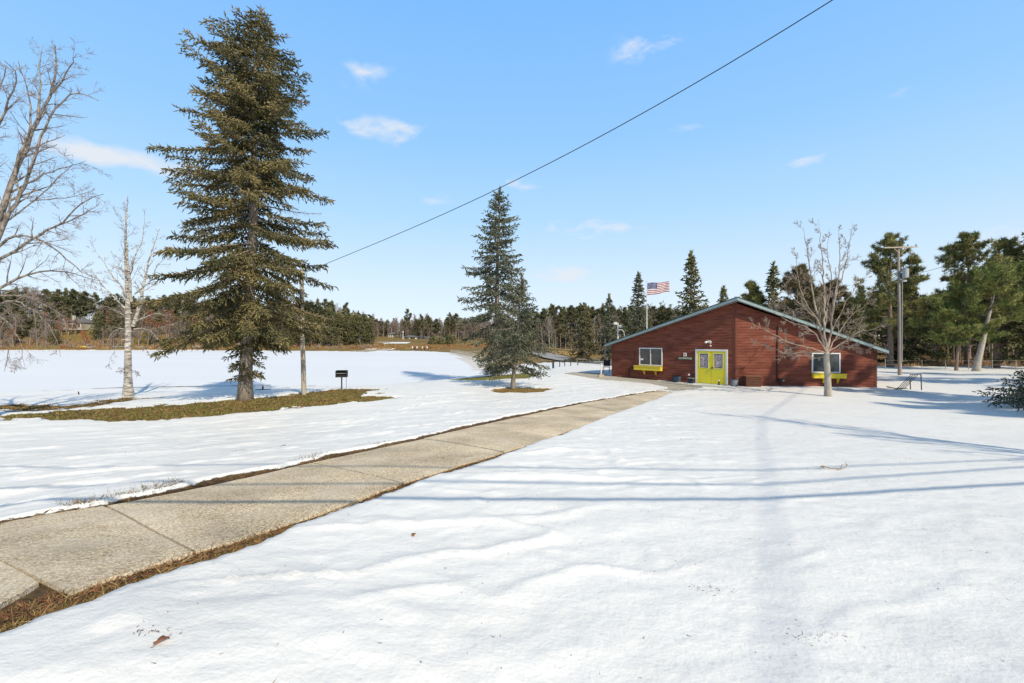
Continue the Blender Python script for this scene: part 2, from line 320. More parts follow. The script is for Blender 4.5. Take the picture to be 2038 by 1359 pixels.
def masks(x, y):
    """0..1 bare amount, plus kind weights (green, mud)"""
    bare = np.zeros(x.shape); green = np.zeros(x.shape); mud = np.zeros(x.shape)
    n1 = fbm(x*1.3, y*1.3, 4, 5); n2 = fbm(x*5, y*5, 3, 9)
    far = smooth(10, 30, np.hypot(x, y))
    def put(poly, soft, g, m, amp=.5):
        lo = poly.min(0)-3*soft-2; hi = poly.max(0)+3*soft+2; s = (x > lo[0]) & (x < hi[0]) & (y > lo[1]) & (y < hi[1])
        if not s.any(): return
        d = sdist(x[s], y[s], poly)+n1[s]*amp*1.6+n2[s]*amp*.5
        a = 1-smooth(-soft, soft, d); b = bare[s]; bare[s] = np.maximum(b, a)
        green[s] = np.where(a > b, g, green[s]); mud[s] = np.where(a > b, m, mud[s])
    put(G_STRIP, .22, .72, 0, 1.1); put(G_PATCH, .3, .9, 0, 1.0); put(G_RING, .15, .25, .0, .35); put(MUD1, .5, .05, .25, 1.9)
    put(PAD, .12, 0, 1, .15)
    # pavement and the strip of litter beside it
    dp = sdist(x, y, PATHPOLY)
    dist = np.hypot(x, y)
    pc = (PL+PR)/2; ps = pc@np.array([.446, .895]); right = (x*.895-y*.446) > np.interp(x*.446+y*.895, ps, pc@np.array([.895, -.446]))
    wr = np.interp(dist, [2, 4, 6, 9, 14, 25], [.36, .33, .20, .12, .08, .05]); wl = np.interp(dist, [3, 5, 6.5, 8, 12, 25], [.03, .07, .04, .20, .30, .12])
    w = np.where(right, wr, wl)+n1*np.where(right, .14, .36)+n2*.06
    a = 1-smooth(-.02, .025, dp-w); s = a > bare; bare = np.maximum(bare, a); mud = np.where(s, np.where(right, .75, .9), mud); green = np.where(s, np.where(right & (dp > w-.16), .75, .1), green)
    # lake shore: a dark broken line of wet ground
    dl = sdist(x, y, LAKE)
    nearshore = y < 60
    nl = fbm(x*.22, y*1.0, 3, 31)
    a = (1-smooth(.25, .8, np.abs(dl-.5+n1*1.3)))*smooth(-.13, .0, nl)*nearshore*.95
    s = a > bare; bare = np.maximum(bare, a); mud = np.where(s, .8, mud); green = np.where(s, .2, green)
    # far bank: tan and orange grass with a little snow
    a = smooth(.3, 1.5, dl+n1*1.2)*smooth(118, 135, y)*(x < 60); s = a > bare
    bare = np.maximum(bare, a); green = np.where(s, np.clip(.35+n1*1.2, 0, 1), green); mud = np.where(s, .25, mud)
    # right side of the lake between dock and road, woodland floor
    a = smooth(57, 66, y+n1*14)*(x > -20)*(dl > 1.5)*(1-smooth(118, 135, y)); s = a > bare
    bare = np.maximum(bare, a*.96); green = np.where(s, .3, green); mud = np.where(s, .2, mud)
    a = smooth(47, 50.5, y+n1*3.5-.0*x)*(x > 17); s = a > bare
    bare = np.maximum(bare, a); green = np.where(s, .12, green); mud = np.where(s, .35, mud)
    # snow patches that stay on the far bank
    sp = smooth(.12, .2, fbm(x*.09, y*.22, 3, 77)+.02)*(y > 135)*(y < 186)*(x > -62)*(x < -41); bare = bare*(1-sp*.9)
    return bare, green, mud, dp, dl
def snow_relief(x, y):
    d = np.hypot(x, y); near = 1-smooth(18, 45, d)
    a, b = x*.93+y*.36, -x*.36+y*.93          # wind and melt ripples run along a
    pathd = sdist(x, y, PATHPOLY)
    leftside = ((x*.895-y*.446) < -3.3)
    wx, wy = fbm(x*.9, y*.9, 3, 13)*1.1, fbm(x*.9+40, y*.9, 3, 14)*.5
    rip = fbm(a*.5+wx*.5, b*1.7+wy, 4, 3)
    c1 = np.clip(1-np.abs(fbm(a*.42+wx, b*1.35+wy*1.6, 2, 21))*13, 0, 1)*smooth(-.12, .12, fbm(a*.5, b*.9, 2, 23))    # sharp melt lips
    c2 = np.clip(1-np.abs(fbm(a*1.1+wx, b*3.0+wy*1.6, 2, 27))*11, 0, 1)*smooth(-.05, .15, fbm(a*.9, b*1.1, 2, 29))
    big = fbm(x*.25, y*.4, 3, 11)
    k = np.where(leftside, 1.0, np.interp(pathd, [0, 1.0, 2.5, 4.5, 8], [1.0, .85, .55, .22, .12]))
    pits = np.clip(fbm(x*3.1, y*3.6, 3, 44)-.10, 0, 1)
    grain = fbm(x*6, y*9, 3, 66)*.020+fbm(x*20, y*24, 2, 68)*.006
    return near*(k*(rip*.085+c1*.040+c2*.020)+big*np.where(leftside, .09, .05)-pits*.07*np.where(leftside, .3, .55)*(k+.35)+grain*(.5+.6*k))
def snow_depth(x, y):
    m = masks(x, y); b, g, mu, dp, dl = m
    t = (1-b)*np.interp(np.hypot(x, y), [2, 20, 60], [.075, .07, .05])
    rel = snow_relief(x, y)*smooth(0, .6, (1-b))*smooth(-.1, .8, dp)*(dl > 0)
    return t+rel, m
def ground(x, y):
    """height of the visible ground for setting things down"""
    xx = np.array([float(x)]); yy = np.array([float(y)]); z = land(xx, yy)
    dl = sdist(xx, yy, LAKE)
    if dl[0] < 0: return 0.0
    t, _ = snow_depth(xx, yy); return float(z[0]+t[0])
def at(px, py):
    """photo pixel -> point on the ground"""
    p = unproj([(px, py)])[0]
    return Vector((p[0], p[1], ground(p[0], p[1])))

def axis(stops):
    out = [stops[0][0]]
    for (a, s0), (b, s1) in zip(stops[:-1], stops[1:]):
        x = a
        while x < b-1e-6:
            t = (x-a)/(b-a); x += s0+(s1-s0)*t; out.append(min(x, b))
    return np.unique(np.round(np.array(out), 5))
ax = axis([(-800, 60), (-250, 6), (-60, 1.2), (-28, .28), (-12, .10), (-4, .05), (6, .05), (14, .10), (28, .24), (60, 1.2), (250, 6), (800, 60)])
ay = axis([(-60, 10), (-12, 2.5), (-2, .3), (1.2, .045), (6, .045), (12, .08), (22, .14), (40, .3), (70, 1.0), (200, 3), (330, 30), (900, 90)])
GX, GY = np.meshgrid(ax, ay)
gz = land(GX, GY)
st, (mb, mg, mm, mdp, mdl) = snow_depth(GX, GY)
gz = gz+st+np.where((mb > .5) & (GY < 40), fbm(GX*3, GY*3, 3, 51)*.05, 0)*(mdp > .02)
# under the lake ice the bed drops away; at the bank the land never dips below the ice
inl = mdl < 0
gz = np.where(inl, -1.2*smooth(0, 4, -mdl)-.05, np.maximum(gz, .03+.05*smooth(0, 2, mdl)))
nr, nc = GX.shape; idx = np.arange(nr*nc).reshape(nr, nc)
quads = np.stack([idx[:-1, :-1], idx[:-1, 1:], idx[1:, 1:], idx[1:, :-1]], -1).reshape(-1, 4)
mg_mat = bpy.data.materials.new('snow and bare grass'); mg_mat.use_nodes = True; t = mg_mat.node_tree; bs = t.nodes['Principled BSDF']
at1 = nd(t, 'ShaderNodeAttribute', attribute_name='cover'); sp_ = nd(t, 'ShaderNodeSeparateColor'); t.links.new(at1.outputs['Color'], sp_.inputs[0])
co = nd(t, 'ShaderNodeTexCoord'); ob = co.outputs['Object']
def tn(t, scale, detail=5, vec=None, rough=.6):
    n = nd(t, 'ShaderNodeTexNoise'); n.inputs['Scale'].default_value = scale; n.inputs['Detail'].default_value = detail; n.inputs['Roughness'].default_value = rough
    t.links.new(vec, n.inputs['Vector']); return n.outputs['Fac']
def ramp(t, fac, stops):
    r = nd(t, 'ShaderNodeValToRGB'); t.links.new(fac, r.inputs[0]); e = r.color_ramp.elements
    while len(e) < len(stops): e.new(.5)
    for i, (p, c) in enumerate(stops): e[i].position = p; e[i].color = (*c, 1)
    return r.outputs[0]
def mix(t, f, a, b):
    x = nd(t, 'ShaderNodeMix', data_type='RGBA')
    for s, v in ((0, f), (6, a), (7, b)):
        if isinstance(v, (tuple, list)): x.inputs[s].default_value = (*v, 1)
        elif isinstance(v, (int, float)): x.inputs[s].default_value = v
        else: t.links.new(v, x.inputs[s])
    return x.outputs[2]
nA = tn(t, 3.0, 7, ob, .7); nB = tn(t, 22, 5, ob, .7); nC = tn(t, .5, 3, ob)
grass_g = ramp(t, nB, [(.3, (.07,.085,.012)), (.55, (.20,.20,.026)), (.75, (.32,.30,.06))])
grass_b = ramp(t, nB, [(.3, (.13,.065,.024)), (.55, (.38,.21,.075)), (.75, (.56,.37,.16))])
mudc = ramp(t, nB, [(.3, (.028,.017,.010)), (.55, (.10,.062,.036)), (.8, (.21,.15,.09))])
gsel = mth(t, 'MULTIPLY_ADD', mth(t, 'SUBTRACT', tn(t, 1.1, 6, ob, .75), .5), 5.0, sp_.outputs[1], clamp=True)
bare_c = mix(t, gsel, grass_b, grass_g); bare_c = mix(t, mth(t, 'MULTIPLY_ADD', mth(t, 'SUBTRACT', nC, .5), 1.2, sp_.outputs[2], clamp=True), bare_c, mudc)
icy = mth(t, 'MULTIPLY_ADD', mth(t, 'SUBTRACT', tn(t, .9, 6, ob, .72), .52), 4.0, .15, clamp=True)
snow_c = mix(t, mth(t, 'MULTIPLY', icy, .8), (.89,.87,.84), (.79,.775,.75))
snow_c = mix(t, mth(t, 'MULTIPLY', mth(t, 'GREATER_THAN', tn(t, 40, 3, ob, .6), .64), .35), snow_c, (.72,.70,.67))
# fine specks of needles and grit lying on the snow
vo = nd(t, 'ShaderNodeTexVoronoi'); vo.inputs['Scale'].default_value = 5.5; t.links.new(ob, vo.inputs['Vector'])
spk = mth(t, 'MULTIPLY', mth(t, 'LESS_THAN', vo.outputs['Distance'], .045), mth(t, 'GREATER_THAN', nA, .52))
snow_c = mix(t, mth(t, 'MULTIPLY', spk, .55), snow_c, (.16,.12,.08))
sf = mth(t, 'MULTIPLY_ADD', mth(t, 'SUBTRACT', mth(t, 'ADD', sp_.outputs[0], mth(t, 'MULTIPLY', mth(t, 'SUBTRACT', nA, .5), 1.3)), .5), 7, .5, clamp=True)
t.links.new(mix(t, sf, snow_c, bare_c), bs.inputs['Base Color'])
t.links.new(mth(t, 'MULTIPLY_ADD', sf, .4, .5), bs.inputs['Roughness']); bs.inputs['Specular IOR Level'].default_value = .25
b1 = nd(t, 'ShaderNodeBump'); b1.inputs['Distance'].default_value = .02
hgt = mth(t, 'ADD', mth(t, 'MULTIPLY', nB, mth(t, 'MULTIPLY_ADD', sf, 1.4, .38)), mth(t, 'MULTIPLY', tn(t, 6, 3, ob), .8))
b1.inputs['Strength'].default_value = .8; t.links.new(hgt, b1.inputs['Height']); t.links.new(b1.outputs[0], bs.inputs['Normal'])
V = np.stack([GX.ravel(), GY.ravel(), gz.ravel()], 1)
me = newmesh('ground', V, quads, mg_mat, smooth=True)
ca = me.color_attributes.new('cover', 'FLOAT_COLOR', 'POINT')
ca.data.foreach_set('color', np.stack([mb.ravel(), mg.ravel(), mm.ravel(), np.ones(mb.size)], 1).astype(np.float32).ravel())
tag(link('ground', me), kind='structure')
# lake ice
LZ = 0.0
lm = mat('snow on lake ice', (.80,.81,.84), .6, noise=(.05,(.86,.865,.88),3), bump=(1.2,.12), stretch=(.25,1,1))
lx = axis([(-420, 12), (-60, 2), (60, 3), (120, 12)]); ly = axis([(20, 1), (60, 2), (190, 6)]); LXg, LYg = np.meshgrid(lx, ly)
lzz = fbm(LXg*.1, LYg*.25, 3, 8)*.05; lid = np.arange(LXg.size).reshape(LXg.shape)
lf = np.stack([lid[:-1, :-1], lid[:-1, 1:], lid[1:, 1:], lid[1:, :-1]], -1).reshape(-1, 4)
cxm = (LXg[:-1, :-1]+LXg[1:, 1:]).ravel()/2; cym = (LYg[:-1, :-1]+LYg[1:, 1:]).ravel()/2
lf = lf[sdist(cxm, cym, LAKE) < 6]
tag(link('lake_ice', newmesh('lake_ice', np.stack([LXg.ravel(), LYg.ravel(), lzz.ravel()], 1), lf, lm, smooth=True)), kind='structure')
# ------------------------------------------------------------------ pavement: slabs of exposed aggregate concrete
pm = bpy.data.materials.new('exposed aggregate concrete'); pm.use_nodes = True; t = pm.node_tree; bs = t.nodes['Principled BSDF']
co = nd(t, 'ShaderNodeTexCoord'); ob = co.outputs['Object']; n1 = tn(t, 85, 4, ob, .7); n2 = tn(t, 1.6, 6, ob, .65); n3 = tn(t, 5, 5, ob, .7)
vv = nd(t, 'ShaderNodeTexVoronoi'); vv.inputs['Scale'].default_value = 78; t.links.new(ob, vv.inputs['Vector'])
sc = nd(t, 'ShaderNodeSeparateColor'); t.links.new(vv.outputs['Color'], sc.inputs[0])
agg = ramp(t, sc.outputs[0], [(0, (.30,.225,.14)), (.35, (.59,.455,.295)), (.7, (.75,.60,.40)), (1, (.90,.80,.62))])
agg = mix(t, mth(t, 'MULTIPLY', mth(t, 'LESS_THAN', n1, .42), .6), agg, (.26,.20,.14))
agg = mix(t, mth(t, 'MULTIPLY_ADD', mth(t, 'SUBTRACT', n2, .5), 2.5, .25, clamp=True), agg, (.68,.585,.46))
agg = mix(t, mth(t, 'MULTIPLY', mth(t, 'GREATER_THAN', n3, .66), .5), agg, (.70,.67,.61))
oi = nd(t, 'ShaderNodeObjectInfo'); hv = nd(t, 'ShaderNodeHueSaturation'); t.links.new(agg, hv.inputs['Color'])
n4 = tn(t, .9, 5, ob, .6); n5 = tn(t, 2.6, 6, ob, .75)
st_ = mth(t, 'MULTIPLY_ADD', mth(t, 'SUBTRACT', n4, .5), 1.3, mth(t, 'MULTIPLY_ADD', oi.outputs['Random'], .16, .92))
st_ = mth(t, 'SUBTRACT', st_, mth(t, 'MULTIPLY', mth(t, 'MULTIPLY_ADD', mth(t, 'SUBTRACT', n5, .58), 6, 0, clamp=True), .36)); t.links.new(st_, hv.inputs['Value']); agg = hv.outputs[0]
t.links.new(agg, bs.inputs['Base Color']); bs.inputs['Roughness'].default_value = .9; bs.inputs['Specular IOR Level'].default_value = .2
bp = nd(t, 'ShaderNodeBump'); bp.inputs['Strength'].default_value = .6; bp.inputs['Distance'].default_value = .006; t.links.new(vv.outputs['Distance'], bp.inputs['Height']); t.links.new(bp.outputs[0], bs.inputs['Normal'])
path_root = tag(link('path', None), kind='structure')
def slab(i, l0, l1, r0, r1, seed):
    """one slab: grid following the ground, chipped edges"""
    rng = np.random.default_rng(seed); nu, nv = 14, max(6, int(np.linalg.norm(l1-l0)/.16))
    g = .014; P = []
    for a in range(nv+1):
        ta = a/nv; L_ = l0+(l1-l0)*ta; R_ = r0+(r1-r0)*ta
        for b in range(nu+1): P.append(L_+(R_-L_)*b/nu)
    P = np.array(P); c = P.mean(0); d = norm((l1-l0)[None])[0]
    rw = np.repeat(np.arange(nv+1), nu+1); P = P+np.outer(np.where(rw == 0, g, 0)-np.where(rw == nv, g, 0), d)
    e = fbm(P[:, 0]*6, P[:, 1]*6, 3, 90+i)*.06
    cross = norm((r0-l0)[None])[0]; col = np.tile(np.arange(nu+1), nv+1)
    P = P+np.outer(np.where(col == 0, e, 0)+np.where(col == nu, -e, 0), cross)
    z = land(P[:, 0], P[:, 1])+.028+rng.uniform(-.006, .006); n = len(P)
    top = np.column_stack([P, z]); bot = np.column_stack([P, z-.12]); V = np.vstack([top, bot]); fs = []
    w = nu+1
    for a in range(nv):
        for b in range(nu): q = a*w+b; fs.append((q, q+1, q+w+1, q+w))
    for a in range(nv): q = a*w; fs.append((q+w, q, q+n, q+w+n)[::-1]); q = a*w+nu; fs.append((q, q+w, q+w+n, q+n)[::-1])
    for b in range(nu): q = b; fs.append((q, q+1, q+1+n, q+n)[::-1]); q = nv*w+b; fs.append((q+1, q, q+n, q+1+n)[::-1])
    link('slab', newmesh('slab', V, np.array(fs), pm), path_root)
def along(Pp, t):
    k = min(int(t), len(Pp)-2); return Pp[k]+(Pp[k+1]-Pp[k])*(t-k)
JT = [0, 1.05, 3, 5, 7, 8, 9, 10, 10.6, 11.3, 12, 12.6, 13.3, 14]
for i, (a, b) in enumerate(zip(JT[:-1], JT[1:])):
    cuts = [a]+[k for k in range(int(a)+1, int(math.ceil(b))) if k-a > .3 and b-k > .3]+[b]
    l0, l1, r0, r1 = along(PL, a), along(PL, b), along(PR, a), along(PR, b)
    if i == 0: (l0, l1, r1, r0) = unproj([(-420,1170),(-165,1073),(80,1167),(-260,1395)])
    if i == 1: (l0, r0) = unproj([(-150,1084),(128,1189)])
    slab(i, l0, l1, r0, r1, i)
# concrete walk along the front of the clubhouse
pd = PAD; c = pd.mean(0)
pz = land(pd[:, 0], pd[:, 1])+.035
mbp = MB(); mbp.poly([(x, y, z) for (x, y), z in zip(pd[::-1], pz[::-1])]);
for i in range(len(pd)):
    j = (i+1) % len(pd); mbp.quad((*pd[i], pz[i]), (*pd[j], pz[j]), (*pd[j], pz[j]-.15), (*pd[i], pz[i]-.15))
tag(mbp.build('walkway', concrete), kind='structure')
# road on the far side of the bay
rp = np.array([(-3, 135), (2, 112), (5.5, 92), (7.4, 74), (9.6, 62), (13.5, 50), (18, 43)], float)
def ribbon(name, cl_, w, lift, m, n=60, col=None):
    tt = np.linspace(0, len(cl_)-1, n); C = np.stack([np.interp(tt, range(len(cl_)), cl_[:, k]) for k in (0, 1)], 1)
    T = np.gradient(C, axis=0); T /= np.linalg.norm(T, axis=1, keepdims=True); Nn = np.stack([-T[:, 1], T[:, 0]], 1)
    A, B = C+Nn*w/2, C-Nn*w/2; V = []; fs = []
    for i in range(n):
        z = max(land(*A[i]), land(*B[i]))+lift; V += [(*A[i], z), (*B[i], z)]
        if i: fs.append((2*i-2, 2*i, 2*i+1, 2*i-1))
    return link(name, newmesh(name, V, np.array(fs), m))
asph = mat('asphalt', (.30,.285,.27), .9, noise=(2,(.37,.35,.33),2))
tag(ribbon('road', rp, 4.2, .11, asph), kind='structure')
fr = np.array([((px-CX)/F*D, D) for px, D in ((690,186),(740,187),(800,188),(860,189),(930,190),(1000,190),(1060,190))])
gravel = mat('pale gravel', (.50,.42,.33), .95, noise=(2,(.42,.35,.27),2))
tag(ribbon('lane', fr, 1.8, .25, gravel), kind='structure')
# ------------------------------------------------------------------ tree makers: each returns (trunk mesh, crown mesh[, extra])
def join_np(parts, name, mats, smooth=False):
    """parts: list of (V, F, matindex); tris and quads mixed"""
    vs = []; lt = []; li = []; mi = []; off = 0
    for V, Fa, m in parts:
        if len(Fa) == 0: continue
        vs.append(V); li.append((Fa+off).ravel()); lt.append(np.full(len(Fa), Fa.shape[1])); mi.append(np.full(len(Fa), m)); off += len(V)
    V = np.concatenate(vs).astype(np.float32); li = np.concatenate(li).astype(np.int32); lt = np.concatenate(lt).astype(np.int32); mi = np.concatenate(mi).astype(np.int32)
    me = bpy.data.meshes.new(name); me.vertices.add(len(V)); me.vertices.foreach_set('co', V.ravel())
    me.loops.add(len(li)); me.loops.foreach_set('vertex_index', li)
    me.polygons.add(len(lt)); me.polygons.foreach_set('loop_start', np.concatenate([[0], np.cumsum(lt)[:-1]]).astype(np.int32))
    try: me.polygons.foreach_set('loop_total', lt)
    except Exception: pass
    for x in mats: me.materials.append(x)
    me.update(calc_edges=True); me.polygons.foreach_set('material_index', mi)
    if smooth: me.polygons.foreach_set('use_smooth', np.ones(len(lt), dtype=bool))
    return me
def trunk_mesh(name, H, r, m, rng, lean=(0, 0), flare=1.35, k=12, wob=.04, top=.12, root=.35):
    n = 22; mb = MB(); pts = []; rad = []
    ph = rng.uniform(0, 6.28, 4)
    for i in range(n):
        t = i/(n-1); z = H*t if i else -root
        fl = 1+(flare-1)*math.exp(-t*H/(r*2.2)) if i else flare*1.12
        pts.append((lean[0]*t+wob*math.sin(3*t*3+ph[0])*t*H*.12, lean[1]*t+wob*math.sin(2.3*t*3+ph[1])*t*H*.12, z)); rad.append(max(r*fl*(1-t*(1-top))**.9, .008))
    mb.tube(pts, rad, k); 
    V = np.array(mb.v); a = np.arctan2(V[:, 1], V[:, 0]); w = 1+.06*np.sin(a*5+V[:, 2]*.6)*np.exp(-np.clip(V[:, 2], 0, 99)/(r*5)); V[:, :2] *= w[:, None]
    f = [tuple(x) for x in mb.f]; me = newmesh(name, V, f, m); me.polygons.foreach_set('use_smooth', np.ones(len(me.polygons), dtype=bool))
    return me, np.array(pts), np.array(rad)
def axis_at(pts, z):
    return np.array([np.interp(z, pts[:, 2], pts[:, 0]), np.interp(z, pts[:, 2], pts[:, 1]), z])
def conifer(name, H, r, prof, rng, h0=.1, gap=.33, per=5, twig=.13, shoot=.10, shl=.16, shr=.022, droop=.35, mat_n=None, mat_b=None, tbark=None, lean=(0,0),
            skew=None, dead=0.0, gapf=.12, up0=.55, tw_len=.55, flare=1.35, bsides=4, thin=1.0):
    """prof(h, azimuth)->branch length. Branches curve out and down with upturned tips, side twigs lie flat, twigs carry needle covered shoots"""
    tm, tp, tr = trunk_mesh(name+' trunk', H, r, tbark or bark_spruce, rng, lean, flare)
    bp0, bp1, br0, br1 = [], [], [], []; SP, SD, SL, SR = [], [], [], []; DP, DD, DL = [], [], []
    z = H*h0
    while z < H*.985:
        t = (z/H-h0)/(1-h0); nb = per if t < .85 else max(3, per-1); a0 = rng.uniform(0, 6.28)
        for i in range(nb):
            a = a0+6.283*i/nb+rng.normal(0, .28); L_ = prof(t, a)*rng.uniform(.72, 1.12)
            if rng.random() < gapf: L_ *= rng.uniform(.3, .7)
            if L_ < .08: continue
            zz = z+rng.uniform(-.3, .3)*gap; c = axis_at(tp, min(zz, H))
            out = np.array([math.cos(a), math.sin(a), 0]); side = np.array([-out[1], out[0], 0])
            ang = up0*t**1.3-droop*(1-t)+rng.normal(0, .07); n = max(4, int(L_/.28)+2); s = np.linspace(0, 1, n)
            sag = -droop*L_*.42*(1-t*.6)*(s**1.6)+L_*.10*np.clip(s-.62, 0, 1)**1.5*3
            bend = rng.normal(0, .12)
            P = c+out*(L_*s*math.cos(ang))[:, None]+np.array([0, 0, 1.])*(L_*s*math.sin(ang)+sag)[:, None]+side*(bend*L_*s*s)[:, None]
            rb = max(.008, .016*L_**.8*(r/.3)**.3); R_ = rb*(1-.85*s)
            bp0 += list(P[:-1]); bp1 += list(P[1:]); br0 += list(R_[:-1]); br1 += list(R_[1:])
            isdead = rng.random() < dead*(1-t)
            st0 = .10 if t > .5 else .15
            m = max(3, int(L_*(1-st0)/twig)); ss = np.linspace(st0, 1, m)
            for q in ss:
                pp = np.array([np.interp(q, s, P[:, k]) for k in range(3)]); d = P[min(int(q*(n-1))+1, n-1)]-P[min(int(q*(n-1)), n-2)]; d = d/np.linalg.norm(d)
                for sg in (-1, 1):
                    tl = tw_len*min(1.0, .25+L_*.32)*(1.15-q*.75)*rng.uniform(.6, 1.15)
                    if rng.random() < .08: continue
                    td = d*.62+side*sg*.78*rng.uniform(.6, 1.2)+np.array([0, 0, rng.normal(-.18 if t < .6 else 0, .18)]); td /= np.linalg.norm(td)
                    if isdead:
                        DP.append(pp); DD.append(td+np.array([0,0,-.3])); DL.append(tl*rng.uniform(.5,1.2)); continue
                    ns_ = max(1, int(tl/shoot*thin))
                    f = (np.arange(ns_)+rng.uniform(0, 1, ns_))/ns_
                    ctr = pp+td*(tl*f)[:, None]+np.array([0, 0, -1.])*(tl*.25*f*f)[:, None]
                    sd = td[None]*.8+rng.normal(0, .42, (ns_, 3))+np.array([[0, 0, -.42]])*rng.uniform(0,1.6,(ns_,1))
                    SP.append(ctr); SD.append(sd); SL.append(shl*rng.uniform(.7, 1.3, ns_)); SR.append(shr*rng.uniform(.75, 1.3, ns_))
            if not isdead:
                k = int(L_/shoot*.8)+2; f = np.linspace(st0, 1, k); ctr = np.stack([np.interp(f, s, P[:, j]) for j in range(3)], 1)
                SP.append(ctr); SD.append(np.tile(out, (k, 1))+rng.normal(0, .55, (k, 3))); SL.append(shl*rng.uniform(.7, 1.2, k)); SR.append(shr*rng.uniform(.8, 1.3, k))
        z += gap*rng.uniform(.8, 1.2)*(1-.35*t)
    k = 40; ctr = tp[-1]+np.array([[0, 0, 1.]])*np.linspace(.08, -.9, k)[:, None]; SP.append(ctr); SD.append(np.array([[0, 0, 1.]])+rng.normal(0, .3, (k, 3))); SL.append(np.full(k, shl*1.4)); SR.append(np.full(k, shr))
    SP = np.concatenate(SP); SD = norm(np.concatenate(SD)); SL = np.concatenate(SL); SR = np.concatenate(SR)
    parts = []
    V, Fa = np_spindles(SP, SD, SL, SR); parts.append((V, Fa, 0))
    V, Fa = np_tubes(bp0, bp1, br0, br1, bsides); parts.append((V, Fa, 1))
    if DP:
        DP = np.repeat(np.array(DP), 3, 0); DD = norm(np.repeat(np.array(DD), 3, 0)+rng.normal(0, .4, (len(DP), 3))); DL = np.repeat(np.array(DL), 3)*rng.uniform(.4, 1, len(DP))
        V, Fa = np_blades(DP, DD, DL, np.full(len(DP), .022), rng); parts.append((V, Fa, 2))
    cm_ = join_np(parts, name+' crown', [mat_n or needle_spruce, mat_b or bark_spruce, dead_twig])
    return tm, cm_
def grow(P, D, r, Ln, lev, rng, segs, gnarl=.16, upb=.10, nchild=(5, 4, 4, 3), maxlev=3, ratio=.55, seglen=.3, minr=.004, droop=0.0, spread=.75, start=.25):
    n = max(3, int(Ln/seglen)); sl_ = Ln/n; p = np.array(P, float); d = np.array(D, float); d /= np.linalg.norm(d); pts = [p.copy()]; ds = [d.copy()]
    for i in range(n):
        d = d+rng.normal(0, gnarl, 3)*math.sqrt(sl_/.3)*.6+np.array([0, 0, upb*sl_*2-droop*sl_*(i/n)*2]); d /= np.linalg.norm(d); q = p+d*sl_
        r0 = max(minr, r*(1-.8*i/n)); r1 = max(minr*.7, r*(1-.8*(i+1)/n)); segs.append((p, q, r0, r1)); p = q; pts.append(p); ds.append(d.copy())
    if lev < maxlev:
        m = nchild[min(lev, len(nchild)-1)]; m = max(1, int(round(m*rng.uniform(.8, 1.25))))
        for j in range(m):
            f = start+(1-start)*(j+rng.uniform(0, 1))/m; k = min(int(f*n), n-1); dd = ds[k]
            ra = rng.normal(0, 1, 3); ra -= dd*ra.dot(dd); ra /= np.linalg.norm(ra); c = dd*(1-.25*spread)+ra*spread*rng.uniform(.6, 1.1)
            grow(pts[k], c, max(minr, r*(1-.75*f)*.62), Ln*ratio*rng.uniform(.55, 1.1)*(1.2-f*.6), lev+1, rng, segs, gnarl*1.1, upb, nchild, maxlev, ratio, seglen*.8, minr, droop, spread, .15)
def segs_mesh(name, segs, mats, ksplit=.03, rng=None, buds=0, thick=(7, 5, 3)):
    P0 = np.array([s[0] for s in segs]); P1 = np.array([s[1] for s in segs]); R0 = np.array([s[2] for s in segs]); R1 = np.array([s[3] for s in segs])
    parts = []
    d = norm(P1-P0); P1e = P1+d*(R1*.35)[:, None]
    for lo, hi, k, m in ((ksplit, 9, thick[0], 0), (ksplit*.4, ksplit, thick[1], 0), (0, ksplit*.4, thick[2], len(mats)-1)):
        s = (R0 >= lo) & (R0 < hi)
        if s.any(): V, Fa = np_tubes(P0[s], P1e[s], R0[s], R1[s], k); parts.append((V, Fa, m))
    if buds:
        s = np.where(R0 < .008)[0]; s = rng.choice(s, min(buds, len(s)*2)); V, Fa = np_spindles(P1[s], norm(d[s]+rng.normal(0, .5, (len(s), 3))), np.full(len(s), .035), np.full(len(s), .009)); parts.append((V, Fa, len(mats)-1))
    return join_np(parts, name, mats, smooth=False)
def polylimb(pts, r0, r1, segs, rng, lev=1, nside=8, clen=1.2, step=.35, **kw):
    """a main limb through given points, with side branches grown from it"""
    pts = np.array(pts, float); dl = np.r_[0, np.cumsum(np.linalg.norm(np.diff(pts, axis=0), axis=1))]; n = max(3, int(dl[-1]/step)); tt = np.linspace(0, dl[-1], n+1)
    Q = np.stack([np.interp(tt, dl, pts[:, k]) for k in range(3)], 1); 
    Q[1:-1] = Q[1:-1]*.5+(Q[:-2]+Q[2:])*.25; Q[1:-1] += rng.normal(0, .018, Q[1:-1].shape)
    Rr = np.linspace(r0, r1, n+1)
    for i in range(n): segs.append((Q[i], Q[i+1], Rr[i], Rr[i+1]))
    for j in range(nside):
        f = .2+.8*(j+rng.uniform(0, 1))/nside; k = min(int(f*n), n-1); dd = (Q[k+1]-Q[k]); dd /= np.linalg.norm(dd)
        ra = rng.normal(0, 1, 3); ra -= dd*ra.dot(dd); ra /= np.linalg.norm(ra); grow(Q[k], dd*.8+ra*.7, max(.006, Rr[k]*.5), clen*rng.uniform(.5, 1.2)*(1.15-.5*f), lev, rng, segs, **kw)
def tree_thing(name, label, loc, tm, cm_, group=None, rz=0, cat='tree', extra=()):
    t_ = thing(name, label, cat, loc, rz, group); link('trunk', tm, t_); link('crown', cm_, t_)
    for nm, me_ in extra: link(nm, me_, t_)
    return t_
rng = np.random.default_rng(7)
